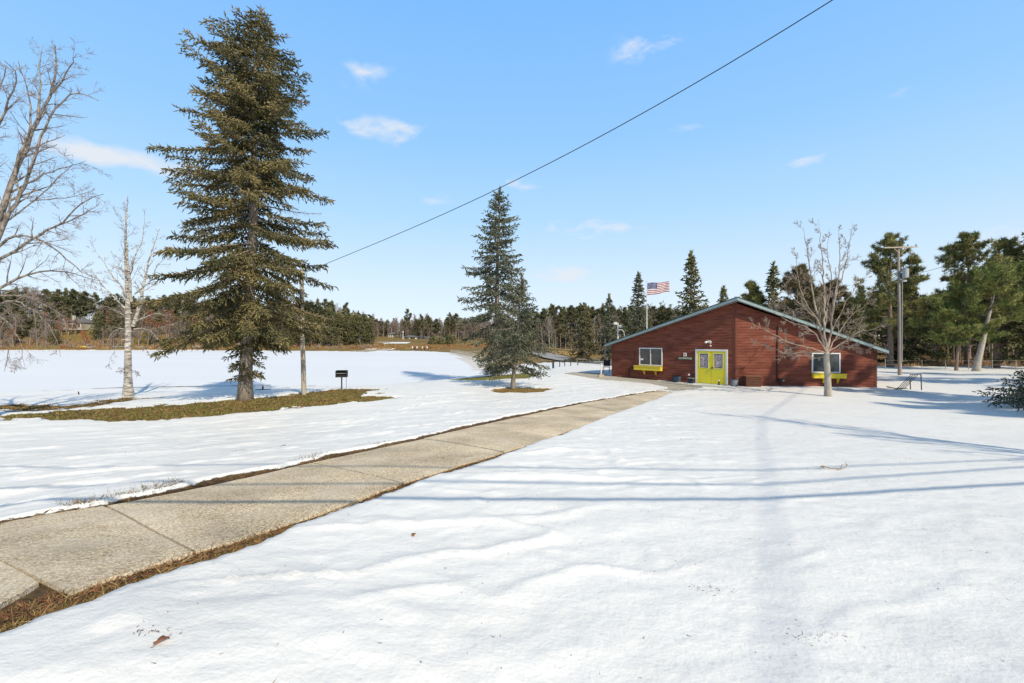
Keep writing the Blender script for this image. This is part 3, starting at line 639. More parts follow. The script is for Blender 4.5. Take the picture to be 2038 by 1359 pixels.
# ---- the big spruce on the bank
def interp_prof(ts, ls, right=1.0, left=1.0):
    def f(t, a):
        b = np.interp(t, ts, ls); c = math.cos(a); return b*(right if c > 0 else left)**abs(c)
    return f
big = at(487, 796)
H = 17.75
def prof_big(t, a):
    L_ = np.interp(t, [0, .05, .09, .13, .18, .25, .36, .46, .56, .66, .76, .86, .93, .97, 1], [.8, .9, 1.3, 2.9, 4.4, 4.6, 4.0, 3.75, 3.5, 3.3, 2.9, 2.3, 1.35, .6, .15])
    c = math.cos(a); L_ *= .93*(1+(-.08*c if t > .6 else .02*c))
    return L_*(1+.10*math.sin(a*2+t*31)*math.sin(t*47+a))
tm, cm_ = conifer('big spruce', H, .285, prof_big, rng, h0=.075, gap=.48, per=6, twig=.11, shoot=.058, shl=.22, shr=.028, droop=.36, up0=.2, lean=(.72, 0), dead=.12, gapf=.26, tw_len=.72, flare=1.18, thin=1.0)
# dark slot in the foot of the trunk
tree_thing('spruce_tree', 'tallest spruce, with a thick bare trunk foot, on the strip of bare grass', big, tm, cm_)
# ---- two blue spruces between the lake and the clubhouse
b2 = at(987, 749); H2 = 370/906*b2.y+.0
tm, cm_ = conifer('tall spruce', H2, .26, interp_prof([0,.08,.2,.35,.5,.7,.85,.95,1], [1.0,2.4,3.1,2.9,2.6,1.95,1.25,.65,.2]), rng, h0=.07, gap=.44, per=5, twig=.17, shoot=.11, shl=.28, shr=.046, droop=.40, mat_n=needle_blue, gapf=.25, tw_len=.7, dead=.12, lean=(.25,0), bsides=3)
tree_thing('spruce_tree', 'second tallest spruce, slender, at the lake edge behind the short-trunked spruce', b2, tm, cm_)
b3 = at(1020, 774); H3 = 222/906*b3.y
tm, cm_ = conifer('small spruce', H3, .13, interp_prof([0,.12,.3,.5,.7,.85,1], [1.6,2.25,2.0,1.4,.85,.5,.12]), rng, h0=.20, gap=.25, per=5, twig=.12, shoot=.085, shl=.19, shr=.033, droop=.30, mat_n=needle_blue, gapf=.2, tw_len=.6, dead=.22, bsides=3, lean=(.55, 0))
tree_thing('spruce_tree', 'smaller blue-grey spruce with a bare lower trunk on its own ring of brown grass', b3, tm, cm_)
# low dark juniper under the tall spruce
def bush(name, label, loc, w, h, m, rng, n=2600, group=None, cat='shrub', sl=.10, sr=.016):
    a = rng.uniform(0, 6.283, n); rr = np.sqrt(rng.uniform(0, 1, n)); zz = rng.uniform(0, 1, n)**.8; wob = 1+.25*np.sin(a*3)+.2*np.sin(a*5+1)
    P = np.stack([np.cos(a)*rr*w*wob*(1-.55*zz), np.sin(a)*rr*w*wob*(1-.55*zz), zz*h*(1-.25*rr)], 1); D = norm(np.stack([np.cos(a), np.sin(a), np.full(n, .7)], 1)+rng.normal(0, .35, (n, 3)))
    V, Fa = np_spindles(P, D, sl*rng.uniform(.6, 1.6, n), sr*rng.uniform(.7, 1.3, n)); segs = []
    for i in range(7): grow((0,0,-.05), (math.cos(i*.9), math.sin(i*.9), 1.0), .02, h*.9, 2, rng, segs, maxlev=3, nchild=(3,3,3))
    V2, F2 = np_tubes(*[np.array([s[k] for s in segs]) for k in range(4)], 3)
    t_ = thing(name, label, cat, loc, 0, group); link('foliage', join_np([(V, Fa, 0)], name, [m]), t_); link('stem', join_np([(V2, F2, 0)], name+' stem', [bark_spruce]), t_); return t_
bush('juniper_bush', 'low dark evergreen bush at the foot of the tall lakeside spruce', at(980, 748), .95, 1.0, needle_dark, rng)
# ---- birch
bb = at(255, 790); HB = 400/906*bb.y
tmB, tpB, trB = trunk_mesh('birch trunk', HB, .21, bark_birch, rng, (-.1, 0), 1.5, wob=.05, top=.03)
segs = []; rb = np.random.default_rng(21)
for i in range(13):
    z = HB*(.48+.5*i/13); a = rb.uniform(0, 6.28); grow(axis_at(tpB, z), (math.cos(a)*.8, math.sin(a)*.8, .8), .024*(1.15-i/14), 1.7*(1.1-i/15), 1, rb, segs, maxlev=3, nchild=(5,5,3), minr=.005, seglen=.25)
def bpt(px, py, dy=0): 
    p = px3(px, py, bb.y+dy); return np.array(p-bb)
for pts, r0, r1, nc, cl_ in [
    ([(264,650),(278,610),(288,560),(300,500),(318,455)], .13, .02, 9, 1.1), ([(262,600),(255,540),(250,470),(248,400)], .10, .015, 9, 1.0),
    ([(262,625),(235,600),(205,570),(180,535)], .07, .012, 7, .9), ([(262,595),(230,560),(205,520),(178,480)], .06, .01, 6, .8),
    ([(268,585),(300,560),(312,530),(330,512)], .06, .01, 6, .8), ([(256,560),(270,510),(285,470),(288,420)], .06, .01, 6, .9),
    ([(262,660),(240,650),(222,660),(210,690)], .045, .008, 8, .8), ([(266,655),(290,650),(310,665),(320,700)], .045, .008, 8, .8),
    ([(264,680),(240,672),(225,700),(215,735)], .03, .006, 7, .6), ([(268,690),(290,690),(300,710)], .03, .006, 5, .5), ([(262,640),(232,618),(212,606),(196,612)], .04, .006, 8, .8), ([(266,640),(296,628),(322,620),(340,640)], .04, .006, 8, .9)]:
    dy = rb.uniform(-1.4, 1.4); n = len(pts); polylimb([bpt(x, y, dy*i/(n-1)) for i, (x, y) in enumerate(pts)], r0*.8, r1*.6, segs, rb, 1, int(nc*1.4), cl_, maxlev=3, nchild=(5,4,3), minr=.0048, upb=-.02)
polylimb([bpt(258, 733), bpt(246, 730, -.2), bpt(238, 745, -.3)], .02, .005, segs, rb, 1, 9, .5, maxlev=3, nchild=(4,4,3), minr=.006); polylimb([bpt(262, 738), bpt(272, 736, -.2), bpt(280, 748, -.3)], .02, .005, segs, rb, 1, 7, .4, maxlev=3, nchild=(4,4,3), minr=.006)
tree_thing('birch_tree', 'bare birch with a pale flared trunk, left of the tallest spruce', bb, tmB, segs_mesh('birch crown', segs, [bark_birch, twig_grey], .02, rb))
# ---- big bare tree whose trunk stands just outside the left edge
D0 = 15.5; lb = Vector((( -95-CX)/F*D0, D0, 0)); lb.z = ground(lb.x, lb.y)
rl = np.random.default_rng(5); segs = []
def lp(px, py, dy=0): return np.array(px3(px, py, D0+dy)-lb)
fork = lp(-28, 560)
mbt = MB(); mbt.tube([Vector((0,0,-.3)), Vector((0,0,.1)), Vector(lp(-92, 800)), Vector(lp(-75, 700)), Vector(lp(-52, 620)), Vector(fork)], [.55,.44,.36,.31,.28,.25], 14)
LT = newmesh('old tree trunk', mbt.v, mbt.f, bark_big); LT.polygons.foreach_set('use_smooth', np.ones(len(LT.polygons), dtype=bool))
for pts, r0, r1, nc, cl_ in [
    ([(-28,560),(-12,480),(11,402),(28,347),(55,288),(75,237),(99,189),(112,140),(110,92)], .20, .03, 20, 1.5),
    ([(-20,520),(15,428),(52,365),(77,288),(88,244),(118,207),(150,180),(196,200)], .13, .02, 18, 1.3),
    ([(30,350),(38,300),(58,270),(62,200),(45,150),(36,120)], .08, .015, 14, 1.1), ([(75,237),(80,180),(78,130),(86,88)], .07, .012, 12, 1.0), ([(99,189),(125,160),(142,120),(152,110)], .06, .012, 10, .9),
    ([(-28,560),(0,516),(66,476),(110,450),(140,428),(173,395),(206,386)], .10, .015, 14, 1.2), ([(110,450),(140,438),(170,425),(200,400)], .05, .01, 8, .8),
    ([(-30,590),(18,560),(60,543),(96,538),(147,542),(195,559)], .09, .012, 12, 1.1), ([(-15,500),(0,480),(37,467),(74,472),(121,505),(177,550),(215,565)], .08, .01, 14, 1.0),
    ([(-40,300),(-10,270),(20,190),(40,140),(8,120)], .09, .015, 12, 1.1), ([(-90,500),(-40,380),(-10,260),(0,170),(12,130)], .14, .02, 16, 1.3),
    ([(-60,600),(-20,470),(0,446),(30,430),(90,380),(130,340),(150,320),(205,340)], .07, .01, 12, 1.1), ([(52,365),(90,345),(140,330),(170,320)], .05, .01, 9, .9), ([(60,400),(110,395),(150,392),(180,380)], .04, .008, 8, .9),
    ([(-40,640),(0,600),(40,600),(80,625),(110,665),(120,710)], .07, .008, 20, 1.0), ([(-50,650),(-10,625),(20,640),(45,680),(50,730)], .06, .008, 20, 1.0),
    ([(-45,600),(10,585),(60,590),(110,615),(140,650)], .06, .008, 18, 1.0), ([(-60,680),(-20,650),(10,665),(20,700),(8,740)], .05, .008, 16, .9), ([(-30,580),(30,575),(80,600),(95,650),(85,700)], .05, .008, 18, .9),
    ([(-90,560),(-170,460),(-230,330),(-260,200)], .22, .03, 14, 2.0), ([(-95,620),(-200,560),(-320,500),(-400,460)], .16, .02, 12, 2.0), ([(-70,560),(-90,400),(-100,250),(-80,90)], .18, .03, 16, 1.8)]:
    dy = rl.uniform(-2.2, 2.2); n = len(pts); low = pts[-1][1] > 600
    polylimb([lp(x, y, dy*i/(n-1)) for i, (x, y) in enumerate(pts)], r0*.58, r1*.6, segs, rl, 1, int(nc*(.6 if low else 1)), cl_, maxlev=3, nchild=(5,5,4), minr=.0036, upb=(-.22 if low else .06), droop=(.3 if low else 0))
tree_thing('bare_tree', 'large bare tree at the left edge with limbs reaching up and drooping', lb, LT, segs_mesh('old tree crown', segs, [bark_big, twig_grey], .03, rl))
# ---- small bare tree in front of the clubhouse
fb = at(1648, 791); rf = np.random.default_rng(11); segs = []
def fp(px, py, dy=0): return np.array(px3(px, py, fb.y+dy)-fb)
mbt = MB(); mbt.tube([Vector(fp(1648, 800)), Vector(fp(1648, 790)), Vector(fp(1648, 770)), Vector(fp(1647, 740)), Vector(fp(1645, 715)), Vector(fp(1645, 700))], [.20,.175,.145,.13,.12,.11], 12)
FT = newmesh('maple trunk', mbt.v, mbt.f, bark_grey); FT.polygons.foreach_set('use_smooth', np.ones(len(FT.polygons), dtype=bool))
for pts, r0, r1, nc, cl_, dy in [
    ([(1645,700),(1636,670),(1633,640),(1618,590),(1612,540),(1605,490),(1598,450)], .085, .01, 12, .9, .2), ([(1645,700),(1640,650),(1642,600),(1638,540),(1634,490),(1628,435)], .08, .01, 12, .8, -.3),
    ([(1645,702),(1655,660),(1655,620),(1668,560),(1672,510),(1668,450)], .075, .01, 12, .8, .4), ([(1655,640),(1662,590),(1680,540),(1690,490),(1697,445)], .05, .008, 10, .8, -.4),
    ([(1640,655),(1650,600),(1655,550),(1645,500),(1650,455)], .05, .008, 10, .7, .6), ([(1634,650),(1612,615),(1595,585),(1588,545),(1582,500)], .045, .008, 10, .7, -.6),
    ([(1630,640),(1600,610),(1572,590),(1560,560)], .04, .006, 10, .8, .8),
    ([(1644,700),(1625,665),(1600,648),(1570,640),(1545,625),(1525,605)], .045, .006, 12, .8, -1.3), ([(1644,703),(1610,690),(1575,685),(1540,665),(1510,650),(1490,642)], .045, .006, 14, .8, -.9),
    ([(1643,700),(1605,700),(1565,705),(1530,690),(1500,678)], .035, .006, 12, .7, .3), ([(1645,710),(1620,712),(1600,706),(1575,712)], .02, .005, 7, .5, -1.0),
    ([(1648,700),(1670,660),(1695,625),(1720,610),(1745,590)], .045, .006, 12, .8, -.5), ([(1648,700),(1680,680),(1710,660),(1740,655),(1768,640)], .04, .006, 14, .8, .5),
    ([(1648,705),(1680,690),(1710,690),(1735,700)], .03, .005, 9, .6, -1.1), ([(1646,690),(1660,650),(1685,600),(1705,570),(1730,545)], .04, .006, 11, .8, .9), ([(1642,680),(1620,640),(1590,620),(1560,612),(1535,590)], .035, .006, 11, .8, 1.2)]:
    n = len(pts); polylimb([fp(x, y, dy*1.2*i/(n-1)) for i, (x, y) in enumerate(pts)], r0*.72, r1*.75, segs, rf, 0, nc, cl_*1.05, step=.25, maxlev=2, nchild=(7,5,3), minr=.0055, upb=.22, spread=.6)
tree_thing('bare_tree', 'small bare maple with a forked crown in the snow before the clubhouse', fb, FT, segs_mesh('maple crown', segs, [bark_bare, bark_bare], .03, rf, buds=900))

# ---- pines: limbs with tufts of long needles
def pine(name, H, r, rng, crown0=.3, Lmax=3.0, n=36, wind=(0, 0), tuft=.42, tw=.05, dens=26, m=None, irregular=.35, lean=(0, 0), prof=None, per_limb=9, bl=7):
    tm, tp, tr = trunk_mesh(name+' trunk', H*.97, r, bark_pine, rng, lean, 1.2, top=.1)
    segs = []; TP, TD = [], []
    for i in range(n):
        t = (i+rng.uniform(0, 1))/n; z = H*(crown0+(1-crown0)*t**.95); a = rng.uniform(0, 6.283)
        L_ = (prof(t) if prof else Lmax*(math.sin(math.pi*min(1, .22+.78*t)**.9)*.9+.15))*rng.uniform(1-irregular, 1.15); c = axis_at(tp, min(z, H*.96))
        up = -.12+.9*t+rng.normal(0, .12); d = np.array([math.cos(a)+wind[0]*.5, math.sin(a)+wind[1]*.5, up]); d /= np.linalg.norm(d)
        k = max(3, int(L_/.4)); p = c; P = [p]
        for j in range(k):
            d = d+np.array([wind[0]*.08, wind[1]*.08, .07])+rng.normal(0, .09, 3); d /= np.linalg.norm(d); q = p+d*L_/k; segs.append((p, q, max(.012, .022*L_**.7*(1-j/k)), max(.008, .022*L_**.7*(1-(j+1)/k)))); p = q; P.append(p)
        P = np.array(P); mm_ = int(per_limb*L_/Lmax*1.2)+3
        for j in range(mm_):
            f = .3+.7*(j+rng.uniform(0, 1))/mm_; b = np.array([np.interp(f*k, range(k+1), P[:, q_]) for q_ in range(3)])
            sd = rng.normal(0, 1, 3)*np.array([1, 1, .35]); sd /= np.linalg.norm(sd); sl_ = L_*.28*rng.uniform(.3, 1)*(1.15-f*.6); e = b+sd*sl_+np.array([0, 0, sl_*.35]); segs.append((b, e, .01, .006))
            for _ in range(3): TP.append(b+(e-b)*rng.uniform(.45, 1.05)+rng.normal(0, .07, 3)); TD.append(sd*.6+np.array([wind[0]*.4, wind[1]*.4, .55]))
    TP = np.array(TP); TD = norm(np.array(TD)); R_ = np.repeat(np.arange(len(TP)), dens); D = norm(TD[R_]*.75+rng.normal(0, .6, (len(R_), 3)))
    V, Fa = np_blades(TP[R_]+rng.normal(0, .06, (len(R_), 3)), D, tuft*rng.uniform(.5, 1.15, len(R_)), np.full(len(R_), tw), rng)
    V2, F2 = np_tubes(*[np.array([s[k_] for s in segs]) for k_ in range(4)], 3)
    return tm, join_np([(V, Fa, 0), (V2, F2, 1)], name+' crown', [m or needle_pine, bark_pine])
def sized(D, pxt, pyt, base): return (HZ-pyt)/F*D+EYE-base
def place(px, D): x = (px-CX)/F*D; return Vector((x, D, ground(x, D)))
rp_ = np.random.default_rng(31)
R_PINES = [ # px, D, top y, kind, width m, label
    (1772, 47, 470, 'pine', 3.4, 'tall pine with an open rounded crown directly behind the utility pole'),
    (1926, 50, 466, 'pine', 3.6, 'tallest pine on the right, several upswept tops against the sky'),
    (1982, 46, 480, 'pinew', 3.8, 'wind-swept pine leaning right beside the tallest right-hand pine'),
    (2062, 44, 430, 'spruce', 3.2, 'dark conifer cut off by the right edge'),
    (1808, 52, 560, 'spruce', 3.4, 'dense dark spruce behind the utility pole'),
    (1868, 56, 590, 'pine', 2.6, 'shorter open pine between the dark spruce and the tallest right-hand pine'),
    (1590, 44, 532, 'pineb', 2.4, 'round-topped brownish pine rising over the roof behind the bare maple'),
    (1540, 50, 528, 'spruce', 1.6, 'slender spruce over the roof just left of the bare maple'),
    (1495, 52, 562, 'pine', 1.6, 'feathery pine top peeping over the right roof slope near the ridge'),
    (1440, 60, 575, 'spruce', 1.5, 'small dark spruce tip just left of the roof ridge'),
    (1375, 46, 508, 'spruce', 2.1, 'pyramid-shaped dark spruce rising over the left roof slope'),
    (1270, 58, 548, 'spruceb', 1.9, 'slim grey-green spruce left of the flag'),
    (1213, 66, 590, 'spruceb', 1.9, 'narrow spruce tip at the left end of the roof'),
    (1165, 60, 618, 'spruced', 2.6, 'broad brown-green spruce left of the clubhouse corner'),
    (1698, 55, 600, 'spruce', 2.6, 'dark spruce low behind the bare maple crown'),
    (1660, 58, 560, 'pineb', 2.4, 'thin pine half hidden behind the bare maple crown')]
for px, D, ty, kind, w, lab in R_PINES:
    b = place(px, D); H_ = sized(D, px, ty, b.z); rr = np.random.default_rng(int(px))
    if kind.startswith('pine'):
        tm, cm_ = pine(kind, H_, .17+H_*.008, rr, crown0=.22 if D < 50 else .3, Lmax=w, n=56, wind=(.9, 0) if kind == 'pinew' else (.25, 0), lean=(.8, 0) if kind == 'pinew' else (0, 0), m=mat('russet pine needles', (.17,.12,.05), .8, noise=(.5,(.17,.15,.07),3), island=.4) if kind == 'pineb' else needle_pine, per_limb=15, tuft=.42, tw=.06, dens=15)
        tree_thing('pine_tree', lab, b, tm, cm_)
    else:
        mm_ = {'spruce': needle_dark, 'spruceb': needle_blue, 'spruced': mat('brown green needles', (.10,.088,.040), .8, noise=(.6,(.15,.13,.06),3), island=.45)}[kind]
        tm, cm_ = conifer(kind, H_, .2, interp_prof([0,.1,.3,.6,.85,1], [w*.9, w, w*.85, w*.55, w*.25, .08]), rr, h0=.10, gap=.48, per=5, twig=.24, shoot=.17, shl=.42, shr=.085, droop=.28, mat_n=mm_, gapf=.2, tw_len=.7, bsides=3)
        tree_thing('spruce_tree', lab, b, tm, cm_)
# big white pine on the right: pale leaning trunk, layered boughs
b = place(1942, 40.5); rr = np.random.default_rng(3); H_ = sized(40.5, 0, 540, b.z)
tm, cm_ = pine('white pine', H_, .27, rr, crown0=.26, Lmax=4.4, n=30, wind=(.1, 0), lean=(2.0, 0), m=mat('fresh pine needles', (.10,.15,.04), .7, noise=(.5,(.32,.31,.09),3.6), island=.4, hue=.02), per_limb=24, tuft=.34, tw=.055, dens=16)
tm.materials.clear(); tm.materials.append(bark_grey)
tree_thing('pine_tree', 'broad bright green pine with a thick pale leaning trunk and layered boughs on the right', b, tm, cm_)
b = place(1903, 41.5); tm, cm_ = pine('thin pine', 7.2, .13, np.random.default_rng(9), crown0=.38, Lmax=3.1, n=20, lean=(.6, 0), m=MATS['fresh pine needles'], per_limb=16, tuft=.34, tw=.055, dens=14)
tree_thing('pine_tree', 'low spreading pine on a thin dark trunk left of the broad bright green pine', b, tm, cm_)
# ---- spruce at the right edge, only its lowest boughs reach into view
b = Vector((20.1, 16.2, ground(20.1, 16.2)))
tm, cm_ = conifer('edge spruce', 3.2, .16, interp_prof([0,.1,.3,.6,.85,1], [2.8, 2.3, 1.4, .8, .35, .1]), np.random.default_rng(17), h0=.05, gap=.17, per=8, twig=.10, shoot=.07, shl=.16, shr=.026, droop=.12, mat_n=needle_blue, up0=.3, tw_len=.55, bsides=3)
tree_thing('spruce_tree', 'spruce at the right edge whose lowest blue-green boughs lie on the snow', b, tm, cm_)
# ---- trees out of view whose shadows stripe the snow and the wall
for (x, y, H_, kind, sd) in [(15.6, 1.5, 12, 'bare', 41), (30, 9, 13, 'pine', 42), (27, 3, 14, 'pine', 43), (36, 16, 12, 'pine', 44), (25.5, 12.5, 9.5, 'bare', 45), (33, 22, 12, 'pine', 46), (42, 24, 13, 'pine', 50), (22.9, 17.0, 10.5, 'thin', 51), (27.8, 13.2, 13, 'thin', 52)]:
    b = Vector((x, y, ground(x, y))); rr = np.random.default_rng(sd)
    if kind == 'bare':
        tm, tp, tr = trunk_mesh('bare', H_, .19, bark_grey, rr, (.3, 0), 1.3, top=.05); segs = []
        for i in range(16):
            z = H_*(.42+.55*i/16); a = rr.uniform(0, 6.28); grow(axis_at(tp, z), (math.cos(a)*.7, math.sin(a)*.7, .9), .06*(1.1-i/18), 2.6*(1.1-i/22), 0, rr, segs, maxlev=2, nchild=(6,5), minr=.006)
        tree_thing('bare_tree', 'bare tree standing right of the view, its shadow falling across the snow', b, tm, segs_mesh('bare crown', segs, [bark_grey, twig_grey], .03, rr), group='trees right of the view')
    else:
        tm, cm_ = pine('side pine', H_, .2, rr, crown0=.42 if kind == 'pine' else .3, Lmax=3.0 if kind == 'pine' else 1.7, n=26 if kind == 'pine' else 17, per_limb=8 if kind == 'pine' else 5, dens=14, tuft=.5, tw=.08); tree_thing('pine_tree', 'pine standing right of the view, its shadow striping the snow', b, tm, cm_, group='trees right of the view')
# ------------------------------------------------------------------ the clubhouse
ZB = EYE-2.8
def xy(px, D): return Vector(((px-CX)/F*D, D))
A = xy(1218, 33.8); B = xy(1463, 27.3); C_ = xy(1745, 25.9)
AC = (C_-A).normalized(); RG = Vector((-AC.y, AC.x))                      # ridge runs back
Pk = Vector(px3(1467, 590, 26.6)); E1 = Vector(px3(1203, 684, 33.9)); E2 = Vector(px3(1770, 696, 25.4))
RG3 = Vector((RG.x, RG.y, 0))
n1 = RG3.cross(E1-Pk).normalized(); n2 = RG3.cross(E2-Pk).normalized()
if n1.z < 0: n1 = -n1
if n2.z < 0: n2 = -n2
def roofz(p, n): return Pk.z-((p.x-Pk.x)*n.x+(p.y-Pk.y)*n.y)/n.z
TH = .27
def under(p): return min(roofz(p, n1), roofz(p, n2))-TH-.002
BK = 13.0
CHT = thing('clubhouse', 'low dark red clapboard clubhouse with a shallow gabled roof and yellow doors', 'clubhouse', (B.x, B.y, ZB))
o0 = Vector((B.x, B.y, ZB))
def L3(v): return Vector(v)-o0
sid = mat('dark red siding', (.135,.042,.029), .8, spec=.08, noise=(1.1,(.26,.090,.058),3.0), bump=(30,.25), stretch=(1,1,6))
trimr = mat('dark red trim', (.12,.035,.022), .7, noise=(3,(.16,.055,.035),2))
def wall(p, q, name='wall', ztop=None, bh=.165):
    """lap siding between two plan points, top following the roof underside"""
    d = q-p; Ln = d.length; d = d/Ln; nrm = Vector((d.y, -d.x)); m = MB()
    hp, hq = under(p), under(q)
    if ztop is not None: hp = hq = ztop
    z = ZB-.25; rr = random.Random(3)
    def tz(z_):
        if hp == hq: return 0, 1
        t = (z_-hp)/(hq-hp); return (max(0, t), 1) if hq > hp else (0, min(1, t))
    while z < max(hp, hq):
        z1 = min(z+bh, max(hp, hq)-.001); a0, b0 = tz(z) if z > min(hp, hq) else (0, 1); a1, b1 = tz(z1) if z1 > min(hp, hq) else (0, 1)
        j = rr.uniform(-.001, .0015)
        def pt(t, off, zz): r = p+d*Ln*t+nrm*off; return L3((r.x, r.y, zz))
        if b0-a0 > 1e-4:
            m.quad(pt(a0, .030+j, z), pt(b0, .030+j, z), pt(b1, .004, z1), pt(a1, .004, z1)); m.quad(pt(a0, .004, z), pt(b0, .004, z), pt(b0, .030+j, z), pt(a0, .030+j, z))
        z += bh
    # inner skin gives the wall its thickness
    def pi(r, off, zz): r = r+nrm*off; return L3((r.x, r.y, zz))
    m.quad(pi(q, -.14, ZB-.25), pi(p, -.14, ZB-.25), pi(p, -.14, hp), pi(q, -.14, hq))
    return m.build(name, sid, CHT), d, nrm
w1, d1, nr1 = wall(A, B); w2, d2, nr2 = wall(B, C_)
A2 = A+RG*BK; C2 = C_+RG*BK
wall(C_, C2); wall(A2, A); 
mbk = MB(); mr = Pk.xy+RG*(BK+2.0); tb = A2+(C2-A2)*.53
mbk.poly([L3((C2.x, C2.y, ZB-.25)), L3((A2.x, A2.y, ZB-.25)), L3((A2.x, A2.y, under(A2))), L3((tb.x, tb.y, under(tb))), L3((C2.x, C2.y, under(C2)))]); mbk.build('wall', sid, CHT)
# corner boards
m = MB()
for (p, dd, nn, s) in ((A, d1, nr1, 1), (B, d1, nr1, -1), (B, d2, nr2, 1), (C_, d2, nr2, -1)):
    a = p+dd*(.005*s); b = p+dd*(.10*s); z1 = min(under(a+nn*.03), under(b+nn*.03))-.01
    P8 = []
    for zz in (ZB-.25, z1):
        for q, off in ((a, .0), (b, .0), (b, .034), (a, .034)): r = q+nn*off; P8.append(L3((r.x, r.y, zz)))
    if p is not B or s == -1: m = MB()
    m.hexa(P8)
    if p is not B or s == 1: m.build('corner_board', trimr, CHT)
# roof: two slabs, prow shaped at the front
def roofslab(E, n, name):
    r0 = Pk; r1 = Pk+RG3*(BK+3.1); e0 = E; e1 = E+RG3*(BK+.8); off = Vector((0, 0, -TH)); m = MB()
    T = [L3(v) for v in (r0, e0, e1, r1)]; m.hexa([t+Vector((0,0,-.05)) for t in T]+T); return m.build(name, roof_green, CHT), r0, e0, e1
rl_, *_ = roofslab(E1, n1, 'roof'); rr_, *_ = roofslab(E2, n2, 'roof')
def fboard(a, b, name, depth=.16, thick=.035, top=-.052, m_=None):
    a = Vector(a); b = Vector(b); d = (b-a).normalized(); s = Vector((d.y, -d.x, 0)).normalized()*-thick
    if s.dot(Vector((0, -1, 0))) > 0: s = -s
    m = MB(); P = []
    for zz in (top-depth, top):
        for q in (a, b, b+s, a+s): P.append(L3(q+Vector((0, 0, zz))))
    m.hexa(P); return m.build(name, m_ or fascia_m, CHT)
inn = RG3*.01
fboard(Pk+inn, E1+inn+(Pk-E1).normalized()*.01, 'fascia'); fboard(Pk+inn, E2+inn+(Pk-E2).normalized()*.01, 'fascia')
fboard(E1+inn*3+(Pk-E1)*.003, E1+RG3*(BK+.8)+(Pk-E1)*.003, 'fascia', thick=-.035); fboard(E2+inn*3+(Pk-E2)*.003, E2+RG3*(BK+.8)+(Pk-E2)*.003, 'fascia', thick=.035)
m = MB()
for E in (E1, E2):
    q = [Pk+RG3*.06, E+RG3*.06, E+RG3*(BK+.7), Pk+RG3*(BK+3)]; m.quad(*[L3(v+Vector((0,0,-.235))) for v in q])
m.build('soffit', soffit_m, CHT)
# things fixed to the walls, located by where they sit in the photo
def wh(px, py, p=A, d=d1, nn=nr1, off=0.0):
    """sight line meets the wall plane: returns (distance along, height)"""
    u = (px-CX)/F; pp = p+nn*off; # u*D = pp.x + d.x*s ; D = pp.y + d.y*s
    s = (pp.x-u*pp.y)/(u*d.y-d.x); D = pp.y+d.y*s; return s, EYE-(py-HZ)/F*D
def wbox(m, p, d, nn, s0, s1, z0, z1, o0_, o1_, mi=0, z1b=None):
    P = []
    for zz in (z0, z1):
        for s, o in ((s0, o1_), (s1, o1_), (s1, o0_), (s0, o0_)): r = p+d*s+nn*o; P.append(L3((r.x, r.y, zz)))
    m.hexa(P, mi)
def wobj(name, mt, parent, boxes, p=A, d=d1, nn=nr1):
    m = MB()
    for b in boxes: wbox(m, p, d, nn, *b)
    return m.build(name, mt, parent)
def window(px0, px1, py0, py1, p, d, nn, glass, split=2, curt=None):
    s0, z1 = wh(px0, py0, p, d, nn); s1, z1b = wh(px1, py0, p, d, nn); _, z0 = wh((px0+px1)/2, py1, p, d, nn); z1 = (z1+z1b)/2
    fw = .07; wn = wobj('window', white_paint, CHT, [(s0, s1, z1-fw, z1, .02, .07), (s0, s1, z0, z0+fw, .02, .07), (s0, s0+fw, z0+fw, z1-fw, .02, .068), (s1-fw, s1, z0+fw, z1-fw, .02, .068), ((s0+s1)/2-.03, (s0+s1)/2+.03, z0+fw, z1-fw, .02, .06)], p, d, nn)
    sm = (s0+s1)/2
    for a, b in ((s0+fw, sm-.03), (sm+.03, s1-fw)):
        wobj('pane', glass, wn, [(a, b, z0+fw, z1-fw, .022, .034)], p, d, nn)
    return wn, s0, s1, z0, z1
wn, s0, s1, z0, z1 = window(1273, 1319, 692, 727.5, A, d1, nr1, glass_dark)
wobj('notice', white_paint, wn, [(s0+.10, s0+.32, z0+.36, z0+.48, .035, .038)])
wn2, t0, t1, y0, y1 = window(1615, 1672, 702, 742, B, d2, nr2, glass_room)
def flower_box(s0, s1, zt, p, d, nn, h=.30):
    w = wobj('window_box', yellow_bright, CHT, [(s0, s1, zt-h, zt-.03, .04, .30), (s0-.02, s1+.02, zt-.03, zt, .035, .33)], p, d, nn)
    for s in (s0+.35*(s1-s0), s1-.22*(s1-s0)):
        m = MB(); P = []
        def q(s_, o, z): r = p+d*s_+nn*o; return L3((r.x, r.y, z))
        wbox(m, p, d, nn, s-.025, s+.025, zt-h-.30, zt-h-.002, .03, .065)
        m.hexa([q(s-.025, .06, zt-h-.28), q(s+.025, .06, zt-h-.28), q(s+.025, .24, zt-h-.04), q(s-.025, .24, zt-h-.04), q(s-.025, .10, zt-h-.28+.0), q(s+.025, .10, zt-h-.28), q(s+.025, .28, zt-h-.002), q(s-.025, .28, zt-h-.002)])
        m.build('bracket', yellow_bright, w)
a0, zt = wh(1266, 726.5); a1, _ = wh(1319, 727); flower_box(a0, a1, zt-.01, A, d1, nr1)
a0, zt = wh(1615, 742, B, d2, nr2); a1, _ = wh(1680, 742, B, d2, nr2); flower_box(a0, a1, zt-.01, B, d2, nr2, .27)
